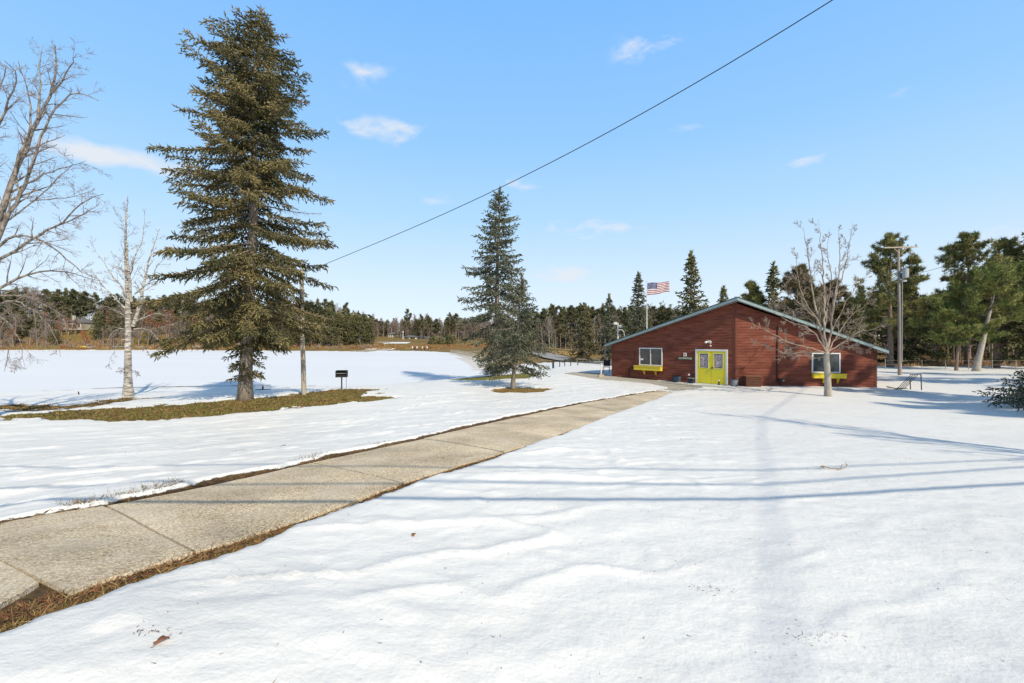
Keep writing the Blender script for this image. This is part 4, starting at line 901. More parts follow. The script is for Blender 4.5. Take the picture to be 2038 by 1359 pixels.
# double doors
s0, z1 = wh(1385, 694.5); s1, _ = wh(1449, 696); zb_ = ZB+.02; fw = .11
wobj('door_frame', white_paint, CHT, [(s0, s1, z1-fw, z1, .02, .085), (s0, s0+fw, zb_, z1-fw, .02, .083), (s1-fw, s1, zb_, z1-fw, .02, .083)])
sm = (s0+s1)/2
for k, (a, b) in enumerate(((s0+fw+.005, sm-.008), (sm+.008, s1-fw-.005))):
    w = b-a; g0, g1 = a+w*.20, b-w*.20; gz0, gz1 = zb_+(z1-fw-zb_)*.49, z1-fw-.17
    dr = wobj('door', yellow_paint, CHT, [(a, g0, zb_+.02, z1-fw-.006, .02, .062), (g1, b, zb_+.02, z1-fw-.006, .02, .062), (g0, g1, zb_+.02, gz0, .02, .062), (g0, g1, gz1, z1-fw-.006, .02, .062)])
    wobj('pane', glass_room, dr, [(g0, g1, gz0, gz1, .021, .030)]); wobj('curtain', curtain, dr, [(g0+.05, g1-.04, gz0+.05, gz1-.06, .0302, .034)])
    wobj('frame', mat('cream paint', (.70,.66,.45), .6), dr, [(g0-.03, g1+.03, gz1, gz1+.03, .062, .075), (g0-.03, g1+.03, gz0-.03, gz0, .062, .075), (g0-.03, g0, gz0, gz1, .062, .074), (g1, g1+.03, gz0, gz1, .062, .074)])
    if k: wobj('handle', black_iron, dr, [(a+.04, a+.08, zb_+.95, zb_+1.07, .062, .11), (a+.045, a+.15, zb_+1.00, zb_+1.03, .11, .125)])
wobj('threshold', galv, CHT, [(s0, s1, zb_-.06, zb_+.018, .02, .16)])
# lamp over the door
s, z = wh(1412, 680); lf_ = wobj('wall_light', white_paint, CHT, [(s-.09, s+.09, z-.06, z+.08, .02, .07)])
for k in (-1, 1):
    m = MB(); r = A+d1*(s+k*.10)+nr1*.08; q = A+d1*(s+k*.16)+nr1*.20; m.tube([L3((r.x, r.y, z)), L3(((r.x+q.x)/2, (r.y+q.y)/2, z-.01)), L3((q.x, q.y, z-.06))], [.04, .06, .075], 10); m.build('lamp_head', white_paint, lf_)
s, z = wh(1415, 688); m = MB(); r = A+d1*s+nr1*.06; m.tube([L3((r.x, r.y, z+.05)), L3((r.x, r.y, z)), L3((r.x, r.y, z-.05))], [.03, .055, .03], 10); m.build('sensor', white_paint, lf_)
# name board and notice
s0, zt = wh(1349, 709.5); s1, _ = wh(1380, 709.5); _, zl = wh(1365, 716); sg_green = mat('dark green board', (.03,.055,.02), .6, noise=(6,(.06,.08,.03),2))
sgn = wobj('sign_board', sg_green, CHT, [(s0, s1, zl, zt, .03, .06)])
def text(body, size, m_, parent, loc, rot, ext=.004, name='lettering', ax='CENTER'):
    cu_ = bpy.data.curves.new(name, 'FONT'); cu_.body = body; cu_.size = size; cu_.extrude = ext; cu_.align_x = ax; cu_.align_y = 'CENTER'; cu_.space_character = 1.15
    o = bpy.data.objects.new(name, cu_); S.collection.objects.link(o); dg = bpy.context.evaluated_depsgraph_get(); dg.update(); me = bpy.data.meshes.new_from_object(o.evaluated_get(dg)); bpy.data.objects.remove(o)
    me.materials.clear(); me.materials.append(m_); o = link(name, me, parent, loc); o.rotation_euler = rot; return o
ang1 = math.atan2(d1.y, d1.x); zm = (zl+zt)/2; lw = s1-s0
for word, c_, w_ in (('CLUB', .27, .36), ('HOUSE', .70, .46)):
    r = A+d1*(s0+lw*c_)+nr1*.066; o = text(word, (zt-zl)*.86, mat('cream letters', (.80,.78,.62), .6), sgn, L3((r.x, r.y, zm)), (R(90), 0, ang1), name='lettering')
    wd = max(v.co.x for v in o.data.vertices)-min(v.co.x for v in o.data.vertices); o.scale.x = lw*w_/wd
a0, b1 = wh(1361, 702); a1, _ = wh(1367, 702); _, b0 = wh(1364, 709.3); nb = wobj('notice_board', white_paint, CHT, [(a0, a1, b0+.01, b1, .03, .05)]); wobj('notice', mat('printed notice', (.45,.30,.28), .7), nb, [(a0+.05, a1-.05, b0+.07, b1-.05, .0505, .053)])
# conduit and meter
def pipe(name, pts, r_, m_, p, d, nn, off=.05):
    m = MB(); P = [];
    for px, py in pts: s, z = wh(px, py, p, d, nn); q = p+d*s+nn*off; P.append(L3((q.x, q.y, z)))
    m.tube(P, r_, 6); return m.build(name, m_, CHT)
pipe('conduit', [(1264,704),(1263,731),(1254,732),(1252.5,733.5),(1252.5,756)], .022, mat('dark pipe', (.03,.015,.012), .6), A, d1, nr1)
pipe('downpipe', [(1547,650),(1546,758)], .035, MATS['dark pipe'], B, d2, nr2, .06)
s, z = wh(1551, 757, B, d2, nr2); mt_ = wobj('meter_box', MATS['dark pipe'], CHT, [(s-.10, s+.08, z-.10, z+.12, .03, .16), (s-.02, s+.02, ZB-.1, z-.10, .05, .09)], B, d2, nr2); m = MB(); r = B+d2*(s+.18)+nr2*.15; m.tube([L3((r.x-.08, r.y, z)), L3((r.x+.02, r.y, z)), L3((r.x+.04, r.y, z))], [.045, .06, .02], 10); m.build('meter', galv, mt_)
# ------------------------------------------------------------------ things by the wall
def rt(name, label, cat, pts=None, loc=None, group=None): return thing(name, label, cat, loc, 0, group)
def onwall(px, off, p=A, d=d1, nn=nr1): s, _ = wh(px, 760, p, d, nn, off); q = p+d*s+nn*off; return Vector((q.x, q.y, max(ground(q.x, q.y), ZB-.02)))
def tub(px, off, r_, h, m_, label, p=A, d=d1, nn=nr1, name='planter_tub'):
    b = onwall(px, off, p, d, nn); t_ = thing(name, label, 'planter', b); m = MB(); m.tube([(0,0,-.05), (0,0,h), (0,0,h), (0,0,h-.05), (0,0,h-.10)], [r_*.78, r_*.97, r_*.90, r_*.88, .01], 18, cap=False); m.build('body', m_, t_, True)
    m = MB(); m.tube([(0,0,h-.03), (0,0,h), (0,0,h+.005)], [r_*1.0, r_*1.05, r_*.93], 18, cap=False); m.build('rim', m_, t_); m = MB(); m.tube([(0,0,h-.12), (0,0,h-.07)], [r_*.86, .02], 14); m.build('soil', bark_spruce, t_); return t_
tub(1461, .55, .24, .42, grey_tub, 'grey plastic tub against the wall just right of the yellow doors', B, d2, nr2)
tub(1347, .35, .30, .40, mat('blue grey tub', (.04,.055,.08), .6), 'dark blue-grey round tub against the wall below the name board')
b = onwall(1376, .45); t_ = thing('trash_bin', 'small dark square bin with a pale lid left of the yellow doors', 'bin', b, ang1); m = MB()
m.hexa([(-.13,-.12,0), (.13,-.12,0), (.13,.12,0), (-.13,.12,0), (-.17,-.15,.30), (.17,-.15,.30), (.17,.15,.30), (-.17,.15,.30)]); m.build('body', dark_plastic, t_); m = MB(); m.box(-.18, .18, -.16, .16, .302, .335); m.build('lid', galv, t_)
b = onwall(1371, .22); t_ = thing('ashtray_post', 'slim dark ashtray post with a white knob beside the yellow doors', 'ashtray', b); m = MB(); m.tube([(0,0,0), (0,0,.03), (0,0,.05), (0,0,.44)], [.10, .10, .025, .022], 12); m.build('pole', black_iron, t_); m = MB(); m.tube([(0,0,.44), (0,0,.48), (0,0,.54), (0,0,.57)], [.03, .07, .06, .01], 12); m.build('knob', white_paint, t_)
b = onwall(1431, .35); t_ = thing('door_stop', 'small dark post with a pale top standing before the right yellow door', 'post', b); m = MB(); m.tube([(0,0,0), (0,0,.02), (0,0,.04), (0,0,.24)], [.08, .08, .045, .04], 10); m.build('body', black_iron, t_); m = MB(); m.tube([(0,0,.24), (0,0,.27), (0,0,.31)], [.045, .05, .02], 10); m.build('top', white_paint, t_)
b = onwall(1497, .4, B, d2, nr2); t_ = thing('storage_box', 'brown wooden storage box against the sunlit red wall', 'box', b, math.atan2(d2.y, d2.x)); m = MB(); bw = mat('brown painted boards', (.075,.030,.018), .8, noise=(4,(.12,.05,.03),2))
for k in range(4): m.box(-.40, .40, -.28, -.255+.002*k, .005+k*.15, .14+k*.15)
m.box(-.39, .39, -.25, .28, 0, .60); m.build('body', bw, t_); m = MB(); m.box(-.44, .44, -.32, .30, .603, .64); m.build('lid', mat('lighter brown boards', (.22,.10,.06), .8), t_)  # lid boards are a lighter brown than the body
# ------------------------------------------------------------------ flag, poles, lamps
flr = mat('flag red', (.28,.02,.04), .8); flw = mat('flag white', (.78,.77,.76), .8); flb = mat('flag blue', (.03,.04,.16), .8)
Df = 47.0; fp0 = Vector(((1287.5-CX)/F*Df, Df, 0)); fp0.z = ground(fp0.x, fp0.y); ztop = EYE+(HZ-561)/F*Df
t_ = thing('flagpole', 'tall thin white flagpole behind the clubhouse roof', 'flagpole', fp0); m = MB(); hh = ztop-fp0.z; m.tube([(0,0,-.1), (0,0,hh*.5), (0,0,hh)], [.07, .055, .03], 10); m.build('pole', white_paint, t_)
m = MB(); m.tube([(0,0,hh), (0,0,hh+.05), (0,0,hh+.10)], [.02, .05, .01], 8); m.build('finial', galv, t_); m = MB(); m.tube([(0,0,-.05), (0,0,.06), (0,0,.10)], [.22, .20, .09], 12); m.build('base', concrete, t_)
fw_, fh_ = 2.30, 1.28; nx, ny = 48, 26; V = []; fs = []; mi = []
for j in range(ny+1):
    for i in range(nx+1):
        u, v = i/nx, j/ny; x = .05+u*fw_*.98; y = .12*math.sin(u*9+v*1.6)*(.25+u)+.05*math.sin(u*17+v*3); z = hh-.10-v*fh_+u*.10+.055*math.sin(u*8.5+v*1.2)*(.3+u)-(.16*v*(1-u)*0)+u*v*.26; V.append((x, y, z))
for j in range(ny):
    for i in range(nx):
        a = j*(nx+1)+i; fs.append((a, a+1, a+nx+2, a+nx+1)); st_ = int(j/2); mi.append(2 if (i < nx*.42 and j < 14) else (0 if st_ % 2 == 0 else 1))
fl = link('flag', newmesh('flag', V, np.array(fs), [flr, flw, flb], mi, True), None, fp0); tag(fl, 'striped red and white flag with a starred blue corner, flying from the pole', 'flag'); so_ = fl.modifiers.new('cloth', 'SOLIDIFY'); so_.thickness = .006
m = MB()
for r_ in range(9):
    for c_ in range(6 if r_ % 2 == 0 else 5):
        u = (.42*(c_+(.5 if r_ % 2 == 0 else 1)))/6.0; v = (14/26)*(r_+.7)/9.6; x = .05+u*fw_*.98; y = .12*math.sin(u*9+v*1.6)*(.25+u)+.05*math.sin(u*17+v*3)-.012; z = hh-.10-v*fh_+u*.10+.055*math.sin(u*8.5+v*1.2)*(.3+u)+u*v*.26
        pts = []
        for k in range(10): a = math.pi*k/5+math.pi/2; r0 = .040 if k % 2 == 0 else .016; pts.append((x+math.cos(a)*r0, y, z+math.sin(a)*r0))
        m.poly(pts)
m.build('stars', flw, fl)
# utility pole with crossarm and transformer on the right
ub = Vector(((1791-CX)/F*34.7, 34.7, 0)); ub.z = ground(ub.x, ub.y); Hu = EYE+(HZ-491)/F*34.7-ub.z
t_ = thing('utility_pole', 'tall wooden utility pole with a crossarm and grey transformer right of the clubhouse', 'utility pole', ub)
m = MB(); m.tube([(0,0,-.3), (0,0,0), (-.03,0,Hu*.5), (-.10,0,Hu)], [.14,.13,.105,.07], 12); m.build('pole', wood_pole, t_, True)
m = MB(); m.bar((-1.35,-.13,Hu-.10), (1.25,-.13,Hu-.02),   .075, .09); m.bar((-.55,-.13,Hu-.14), (-.12,-.13,Hu-.55), .035); m.bar((.45,-.13,Hu-.12), (-.02,-.13,Hu-.55), .035); m.build('crossarm', wood_grey, t_)
for x in (-1.2, -.3, .5, 1.12): m = MB(); z = Hu-.05+.03*x; m.tube([(x,-.13,z+.05), (x,-.13,z+.10), (x,-.13,z+.15), (x,-.13,z+.20)], [.02,.05,.035,.03], 8); m.build('insulator', grey_tub, t_)
zt_ = EYE+(HZ-545)/F*34.7-ub.z; m = MB(); m.tube([(.10,-.38,zt_-.36), (.10,-.38,zt_-.34), (.10,-.38,zt_+.30), (.10,-.38,zt_+.33), (.10,-.38,zt_+.40)], [.17,.21,.21,.22,.10], 16); tr_ = m.build('transformer', galv, t_); m = MB(); m.tube([(0,-.34,zt_+.38), (0,-.34,zt_+.62)], [.04,.03], 8); m.tube([(.18,-.34,zt_+.38), (.18,-.34,zt_+.52)], [.03,.02], 8); m.build('bushing', grey_tub, tr_)
m = MB(); m.bar((-.02,-.2,zt_-.55), (.35,-.2,zt_-.55), .05, .12); m.tube([(.05,-.16,zt_-.5),(.05,-.17,1.0)], [.02,.02], 6); m.build('bracket', galv, t_)
# weathered pole behind the tallest spruce
pb = at(605, 785.5); Hp = EYE+(HZ-535)/F*pb.y-pb.z
t_ = thing('utility_pole', 'weathered wooden pole rising behind the right boughs of the tallest spruce', 'utility pole', pb)
m = MB(); m.tube([(0,0,-.3), (0,0,0), (-.04,0,1.6), (-.10,0,3.4), (-.12,0,Hp)], [.125,.12,.112,.105,.085], 12); m.build('pole', wood_grey, t_, True); m = MB(); m.tube([(.02,-.12,Hp-.35),(.02,-.19,Hp-.35)], [.03,.03], 8); m.build('hook', galv, t_)
# the overhead line to that pole
P0 = Vector((pb.x-.1, pb.y-.2, pb.z+Hp-.3)); pts = [P0]
cab = [(675,515),(850,441),(1000,372),(1130,305),(1250,238),(1330,192),(1420,141),(1550,68),(1665,0),(1800,-84),(2000,-218),(2300,-440)]
X0, Y0 = P0.x, P0.y; X1, Y1 = 9.5, 6.5
for px, py in cab:
    u = (px-CX)/F; t = (u*Y0-X0)/((X1-X0)-u*(Y1-Y0)); D = Y0+t*(Y1-Y0); pts.append(px3(px, py, D))
T = np.array([(p-P0).xy.length for p in pts]); Zs = np.array([p.z for p in pts]); cf = np.polyfit(T, Zs, 3)
dirn = (Vector((X1-X0, Y1-Y0, 0))).normalized(); cp = []
for s in np.linspace(0, T[-1], 40): cp.append((X0+dirn.x*s, Y0+dirn.y*s, float(np.polyval(cf, s))))
m = MB(); m.tube(cp, .011, 6); tag(m.build('power_cable', cable_m), 'thin dark overhead cable running from the top right down to the weathered pole', 'cable')
print('CABLE END', cp[0], cp[-1])
# overhead lines behind and beside the viewer: their shadows cross the snow and the pavement
tanE = math.tan(R(SUN_EL)); sdx, sdy = -math.sin(R(SUN_AZ)), -math.cos(R(SUN_AZ))   # direction shadows fall
def shadow_cable(pix, h, r_, label, ext=14, w2=None):
    G = [Vector((*unproj([p])[0], 0)) for p in pix]; P = []
    for g in G:
        z = float(land(g.x, g.y)); k = h/tanE; P.append(Vector((g.x-sdx*k, g.y-sdy*k, z+h)))
    a = P[0]+(P[0]-P[1]).normalized()*ext; b = P[-1]+(P[-1]-P[-2]).normalized()*ext; P = [a]+P+[b]
    m = MB(); m.tube(P, r_, 6); return tag(m.build('power_cable', cable_m), label, 'cable')
shadow_cable([(250,1002),(820,1003),(1500,1001),(2030,968)], 5.2, .030, 'lowest overhead cable behind the viewer, shading the near snow and pavement')
shadow_cable([(380,968),(900,968),(1500,972),(2030,935)], 6.2, .022, 'middle overhead cable behind the viewer, casting a paler shadow')
shadow_cable([(700,930),(950,936),(1500,943),(1900,925)], 7.2, .020, 'highest overhead cable behind the viewer, casting the faintest shadow')
m = MB(); P = []; hc = 12.5
for p in ((1525,1240),(1512,960),(1510,835),(1590,781)): g = unproj([p])[0]; z = float(land(*g)); k = hc/tanE; P.append(Vector((g[0]-sdx*k, g[1]-sdy*k, z+hc)))
P = [P[0]+(P[0]-P[2]).normalized()*14]+P+[P[-1]+(P[-1]-P[-2]).normalized()*12]
m.tube(P, .013, 6); tag(m.build('power_cable', cable_m), 'heavy overhead cable right of the view, casting a broad pale shadow', 'cable')
pe = Vector((ub.x+1.0, ub.y-.13, ub.z+Hu+.0)); ps = Vector((ub.x+.1, ub.y-.2, EYE+(HZ-553)/F*34.7)); er_ = px3(2038, 472, 27.0); far_ = er_+(er_-ps)*1.4
m = MB(); m.tube([ps+(far_-ps)*t+Vector((0,0,-1.2*t*(1-t))) for t in np.linspace(0, 1, 14)], .013, 6); tag(m.build('power_cable', cable_m), 'thin overhead cable rising from the right-hand utility pole to the right edge', 'cable')
# ------------------------------------------------------------------ grill, fire ring, bench and other things on the snow
gb = at(680, 775.5); t_ = thing('park_grill', 'black pedestal park grill on the edge of the bare grass strip', 'grill', gb, R(8))
zc = .62; m = MB(); m.tube([(0,0,-.1), (0,0,zc)], .035, 8); m.build('post', black_iron, t_)
m = MB(); w, d_, h_ = .28, .2, .34
m.box(-w, w, -d_, d_, zc, zc+.02); m.box(-w, -w+.02, -d_, d_, zc+.02, zc+h_); m.box(w-.02, w, -d_, d_, zc+.02, zc+h_); m.box(-w+.02, w-.02, d_-.02, d_, zc+.02, zc+h_); m.box(-w+.02, w-.02, -d_, -d_+.015, zc+.02, zc+.10); m.box(-w, w, -.02, d_, zc+h_+.002, zc+h_+.02); m.build('firebox', black_iron, t_)
m = MB()
for k in range(9): m.bar((-w+.02, -d_+.03+k*.045, zc+.20), (w-.02, -d_+.03+k*.045, zc+.20), .012)
m.bar((-w+.01,-d_-.03,zc+.20), (-w+.01,d_-.03,zc+.20), .014); m.build('grate', galv, t_); m = MB(); m.tube([(w+.01,-d_-.04,zc+.24), (w+.02,-d_-.1,zc+.20), (w+.02,-d_-.1,.02)], .010, 6); m.build('handle', black_iron, t_)
rb_ = at(523, 777.5); t_ = thing('fire_ring', 'low flat iron fire tray on a short post in the snow behind the tallest spruce', 'fire tray', rb_)
m = MB(); m.tube([(0,0,.0), (0,0,.22)], .05, 8); m.build('post', black_iron, t_); m = MB(); m.tube([(0,0,-.03), (0,0,.02), (0,0,.03)], [.46,.48,.02], 20, cap=False); m.build('tray', mat('rusty iron', (.10,.06,.04), .8, noise=(8,(.05,.04,.035),2)), t_); m = MB(); m.tube([(-.35,0,.30),(0,0,.32),(.48,0,.32),(.48,0,.0)], .012, 5); m.tube([(0,0,.2),(0,0,.32)], .03, 6); m.build('handle', galv, t_)
for (px, py, h, lean_, lab) in [(31, 771, .42, .28, 'short dark stake leaning right in the snow at the far left'), (136, 775, .42, .12, 'pale upright stake in the snow between the left edge and the birch'), (157, 787, .18, -.25, 'tiny black stub of a stake poking out of the snow near the birch')]:
    b = at(px, py); m = MB(); m.tube([(0,0,-.1), (lean_*h*.5,0,h*.5), (lean_*h,0,h)], [.035,.03,.03], 7); s_ = m.build('stake', wood_grey if 'pale' in lab else black_iron, None, False, b); tag(s_, lab, 'stake')
# overturned bench at the right of the clubhouse
b = at(1806, 777.5); t_ = thing('tipped_bench', 'black metal slatted bench tipped on its back in the snow right of the clubhouse', 'bench', b, R(-6))
m = MB()
for k in range(4): x = -.12+k*.115; m.bar((x-.18, .35, -.02), (x+.26, -.1, .86), .06, .025)
m.build('seat', black_iron, t_); m = MB(); m.bar((-.30,.32,.06), (.22,.32,.04), .03); m.build('frame', black_iron, t_); m = MB(); m.bar((.08,-.1,.84), (.62,-.1,.86), .035); m.build('frame', black_iron, t_)
for x, y in ((.62, -.1), (.22, .12)): m = MB(); m.bar((x,y,.85 if x > .5 else .5), (x+.03,y,-.05), .035); m.build('leg', black_iron, t_)
m = MB(); m.bar((-.95,.1,.12), (-.30,.0,.02), .05, .03); m.bar((-.85,.35,.14), (-.25,.2,.0), .05, .03); m.bar((-.80,-.1,.02), (-.3,-.12,.06), .05, .03); m.build('backrest', black_iron, t_)
# white post in a concrete foot, chair in the shade at the left end of the building
b = at(1196, 752); t_ = thing('marker_post', 'white post in a cracked concrete foot at the left corner of the clubhouse', 'post', b)
m = MB(); m.hexa([(-.20,-.18,-.1), (.20,-.18,-.1), (.20,.18,-.1), (-.20,.18,-.1), (-.17,-.15,.24), (.18,-.14,.26), (.16,.15,.25), (-.16,.15,.22)]); m.build('foot', mat('yellowish concrete', (.50,.42,.27), .9, noise=(6,(.36,.33,.24),3)), t_); m = MB(); m.tube([(0,0,.22), (.03,0,.62), (.05,0,1.05)], [.045,.043,.04], 10); m.build('post', white_paint, t_)  # foot is yellowish concrete with duller grey-tan mottling
b = at(1207, 742); t_ = thing('metal_chair', 'black chair standing in shade beside the white post', 'chair', b, R(-20)); m = MB(); m.box(-.27,.27,-.25,.25,.42,.45); m.build('seat', black_iron, t_); m = MB(); m.hexa([(-.27,.22,.50),(.27,.22,.50),(.27,.25,.50),(-.27,.25,.50),(-.29,.34,1.0),(.29,.34,1.0),(.29,.37,1.0),(-.29,.37,1.0)]); m.build('backrest', black_iron, t_)
for sx_ in (-.25, .25):
    for sy_ in (-.22, .23): m = MB(); m.bar((sx_, sy_, -.03), (sx_, sy_, .42 if sy_ < 0 else .55), .03); m.build('leg', black_iron, t_)
# lamps seen over the left end of the roof
def lamp(px, ytop, D, label, kind):
    x = (px-CX)/F*D; b = Vector((x, D, ground(x, D))); h = EYE+(HZ-ytop)/F*D-b.z; t_ = thing('street_lamp', label, 'street lamp', b); m = MB()
    if kind == 'twin':
        m.tube([(0,0,-.1),(0,0,h*.5),(0,0,h-.05)], [.09,.07,.06], 10); m.build('pole', white_paint, t_)
        for q in (-.32, .28): m = MB(); z = h-.10-(.32 if q > 0 else 0); m.tube([(q,-.1,z-.16),(q,-.1,z-.1),(q,-.1,z+.12),(q,-.1,z+.17)], [.08,.20,.22,.06], 12); m.bar((0,0,z), (q,-.05,z), .05); m.build('lamp_head', white_paint, t_)
    else:
        m.tube([(0,0,-.1),(0,0,h-.6),(-.08,0,h-.22),(-.3,0,h),(-.55,0,h-.02)], [.07,.06,.05,.045,.045], 8); m.build('pole', galv, t_); m = MB(); m.tube([(-.55,0,h-.08),(-.62,0,h-.05),(-.85,0,h-.07)], [.10,.13,.03], 10); m.build('lamp_head', galv, t_)
lamp(1230, 642, 52, 'white lamp post with two stubby heads left of the flag, over the roof', 'twin'); lamp(1243, 656, 47, 'small curved grey lamp arm just above the left roof edge', 'arm')
# ------------------------------------------------------------------ woods beyond the lake and behind the clubhouse: one of each kind, then copies
rq = np.random.default_rng(101)
def bare_far(seed, H=10, n=15, m=None, tw=.05, spread=.5, thick=.12, bl=900, leaf=None):
    r = np.random.default_rng(seed); tm, tp, tr = trunk_mesh('far bare trunk', H*.9, thick, bark_grey, r, (r.normal(0, .4), 0), 1.2, k=6, top=.1)
    segs = []
    for i in range(n):
        z = H*(.22+.68*i/n); a = r.uniform(0, 6.28); grow(axis_at(tp, z), (math.cos(a)*spread, math.sin(a)*spread, .8), .045*(1.1-i/n*.7), H*.30*(1.15-.6*i/n), 1, r, segs, maxlev=3, nchild=(5,5,4), seglen=.6, minr=.018, ratio=.6)
    parts = [(*np_tubes(*[np.array([s[k] for s in segs]) for k in range(4)], 3), 0)]
    if leaf:
        P1 = np.array([s[1] for s in segs]); R_ = r.integers(0, len(P1), leaf); V, Fa = np_blades(P1[R_]+r.normal(0, .2, (leaf, 3)), norm(r.normal(0, 1, (leaf, 3))), np.full(leaf, .35), np.full(leaf, .22), r); parts.append((V, Fa, 1))
    return tm, join_np(parts, 'far bare crown', [m or twig_far, leaf_brown])
def con_far(seed, H=12, w=2.0, m=None, h0=.12, gap=.75):
    return conifer('far conifer', H, .16, interp_prof([0,.12,.35,.7,1], [w*.8, w, w*.85, w*.42, .1]), np.random.default_rng(seed), h0=h0, gap=gap, per=5, twig=.55, shoot=.45, shl=.75, shr=.17, droop=.2, mat_n=m or needle_far, gapf=.15, tw_len=.8, bsides=3)
def pine_far(seed, H=15, w=2.6, c0=.35, m=None): return pine('far pine', H, .2, np.random.default_rng(seed), crown0=c0, Lmax=w, n=22, per_limb=5, dens=7, tuft=.9, tw=.22, m=m or needle_far)
fresh = mat('olive conifer needles', (.10,.105,.038), .85, noise=(.2,(.19,.17,.07),3), island=.5, hue=.02)
KIN = {
 'pine':   ([pine_far(s, 15, 2.6) for s in (1, 2, 3, 4)], 15, 'pine_tree', 'tree', 'dark pine in the wood beyond the frozen lake'),
 'con':    ([con_far(s, 12, 2.2) for s in (5, 6, 7)], 12, 'spruce_tree', 'tree', 'dark conifer in the wood beyond the frozen lake'),
 'green':  ([con_far(s, 12, 2.3, fresh, .04) for s in (8, 9)], 12, 'spruce_tree', 'tree', 'olive green conifer on the shore beyond the frozen lake'),
 'bare':   ([bare_far(s, 11) for s in (11, 12, 13, 14)], 11, 'bare_tree', 'tree', 'bare grey-brown tree in the wood beyond the frozen lake'),
 'oak':    ([bare_far(s, 8, leaf=500) for s in (15, 16)], 8, 'oak_tree', 'tree', 'bare tree keeping rust brown leaves beyond the frozen lake'),
 'birch':  ([bare_far(s, 10, 9, m=bark_birch, spread=.4, thick=.09) for s in (17, 18)], 10, 'birch_tree', 'tree', 'slim pale birch in the wood beyond the lake')}
for tm_, _ in KIN['birch'][0]: tm_.materials.clear(); tm_.materials.append(bark_birch)
SRC = {}
def put_tree(kind, px, D, ytop=None, h=None, label=None, group=None, wide=1.0, zoff=0):
    V_, H0, name, cat, lab = KIN[kind]; v = int(rq.integers(0, len(V_))); x = (px-CX)/F*D; z = ground(x, D)
    hh = h if h else EYE+(HZ-ytop)/F*D-z
    key = (kind, v)
    if key not in SRC:
        o = thing(name, label or lab, cat, (0,0,0)); link('trunk', V_[v][0], o); link('crown', V_[v][1], o); SRC[key] = o
    else: o = copy_tree(SRC[key])
    o['label'] = label or lab
    if group: o['group'] = group
    s = hh/H0; o.location = (x, D, z-.1); o.rotation_euler = (0, 0, rq.uniform(0, 6.28)); w = s**.6*wide*rq.uniform(.85, 1.2); o.scale = (w, w, s); return o
def row(kinds, probs, px0, px1, n, D0, D1, tops, jit, group, lab=None, **kw):
    for i in range(n):
        px = px0+(px1-px0)*(i+rq.uniform(0, 1))/n; D = rq.uniform(D0, D1); k = kinds[int(rq.choice(len(kinds), p=probs))]
        yt = np.interp(px, *tops)+abs(rq.normal(0, jit))-jit*.5
        put_tree(k, px, D, yt, group=group, label=(lab[k] if lab else None), **kw)
g1 = 'trees beyond the frozen lake'
top_l = ([-300,0,60,150,210,260,330,420,520,600,660,720,760,800,830,880,920,1000,1100], [568,572,570,580,588,588,590,596,598,600,600,625,636,634,630,634,632,632,632])
row(['pine','con','bare'], [.62,.2,.18], -260, 740, 96, 188, 222, top_l, 9, g1, wide=1.15)
row(['pine','con','bare'], [.3,.2,.5], 700, 960, 40, 226, 255, (top_l[0], [y+2 for y in top_l[1]]), 6, g1, wide=1.2)
row(['bare','con','oak','pine'], [.5,.2,.18,.12], -240, 112, 46, 166, 186, ([-240,110],[612,622]), 14, g1, wide=1.2)
row(['bare','con','oak','birch'], [.45,.27,.18,.10], 190, 420, 40, 166, 184, ([195,420],[618,625]), 14, g1, wide=1.2)
row(['con','bare','pine','green'], [.35,.35,.15,.15], 400, 660, 44, 164, 184, ([400,660],[620,615]), 12, g1, wide=1.2)
row(['green','con'], [.6,.4], 540, 742, 26, 162, 175, ([560,640,690,742],[650,632,620,640]), 8, g1, wide=1.15)
row(['bare'], [1], 735, 960, 56, 222, 240, ([735,960],[640,642]), 7, g1, wide=1.25)
row(['bare','birch'], [.7,.3], 560, 730, 9, 162, 166, ([560,730],[668,672]), 8, g1)
row(['bare','green','oak'], [.6,.25,.15], -240, 118, 26, 160, 166, ([-240,118],[652,656]), 12, g1, wide=1.3); row(['bare','green','oak'], [.5,.3,.2], 200, 460, 24, 160, 166, ([200,460],[650,652]), 12, g1, wide=1.3)
row(['bare','oak'], [.7,.3], 112, 172, 6, 172, 178, ([112,172],[636,634]), 8, g1)
for px, ty in ((812,615),(838,626),(852,628),(895,622),(907,624),(690,602)): put_tree('pine', px, 212, ty, group=g1)
g2 = 'trees along the road beyond the bay'
labr = {'pine': 'dark pine in the stand beyond the road, between the lakeside spruces and the clubhouse', 'con': 'dark conifer in the stand beyond the road left of the clubhouse', 'bare': 'bare tree in the stand beyond the road left of the clubhouse', 'birch': 'pale slim trunked birch in the stand beyond the road left of the clubhouse', 'green': 'olive green conifer in the stand beyond the road left of the clubhouse'}
labr['pine'] = 'dark pine in the stand beyond the road left of the clubhouse'
row(['pine','con'], [.75,.25], 1040, 1330, 40, 102, 128, ([1040,1080,1100,1220,1330],[622,618,608,612,612]), 7, g2, labr)
row(['birch','bare','pine'], [.45,.35,.2], 1075, 1230, 16, 92, 104, ([1075,1230],[625,625]), 10, g2, labr)
row(['con','bare','pine'], [.4,.3,.3], 1230, 1720, 18, 80, 110, ([1230,1500,1720],[620,600,585]), 12, 'trees behind the clubhouse', {k: v.replace('beyond the road left of', 'behind') for k, v in labr.items()})
g3 = 'trees at the wood edge on the right'
lab3 = {'pine': 'tall pine trunk in the wood edge beyond the wire fence', 'con': 'dark conifer in the wood edge beyond the wire fence', 'bare': 'bare tree in the wood edge beyond the wire fence', 'green': 'olive green conifer in the wood edge beyond the wire fence', 'oak': 'small rust leaved tree in the wood edge beyond the wire fence'}
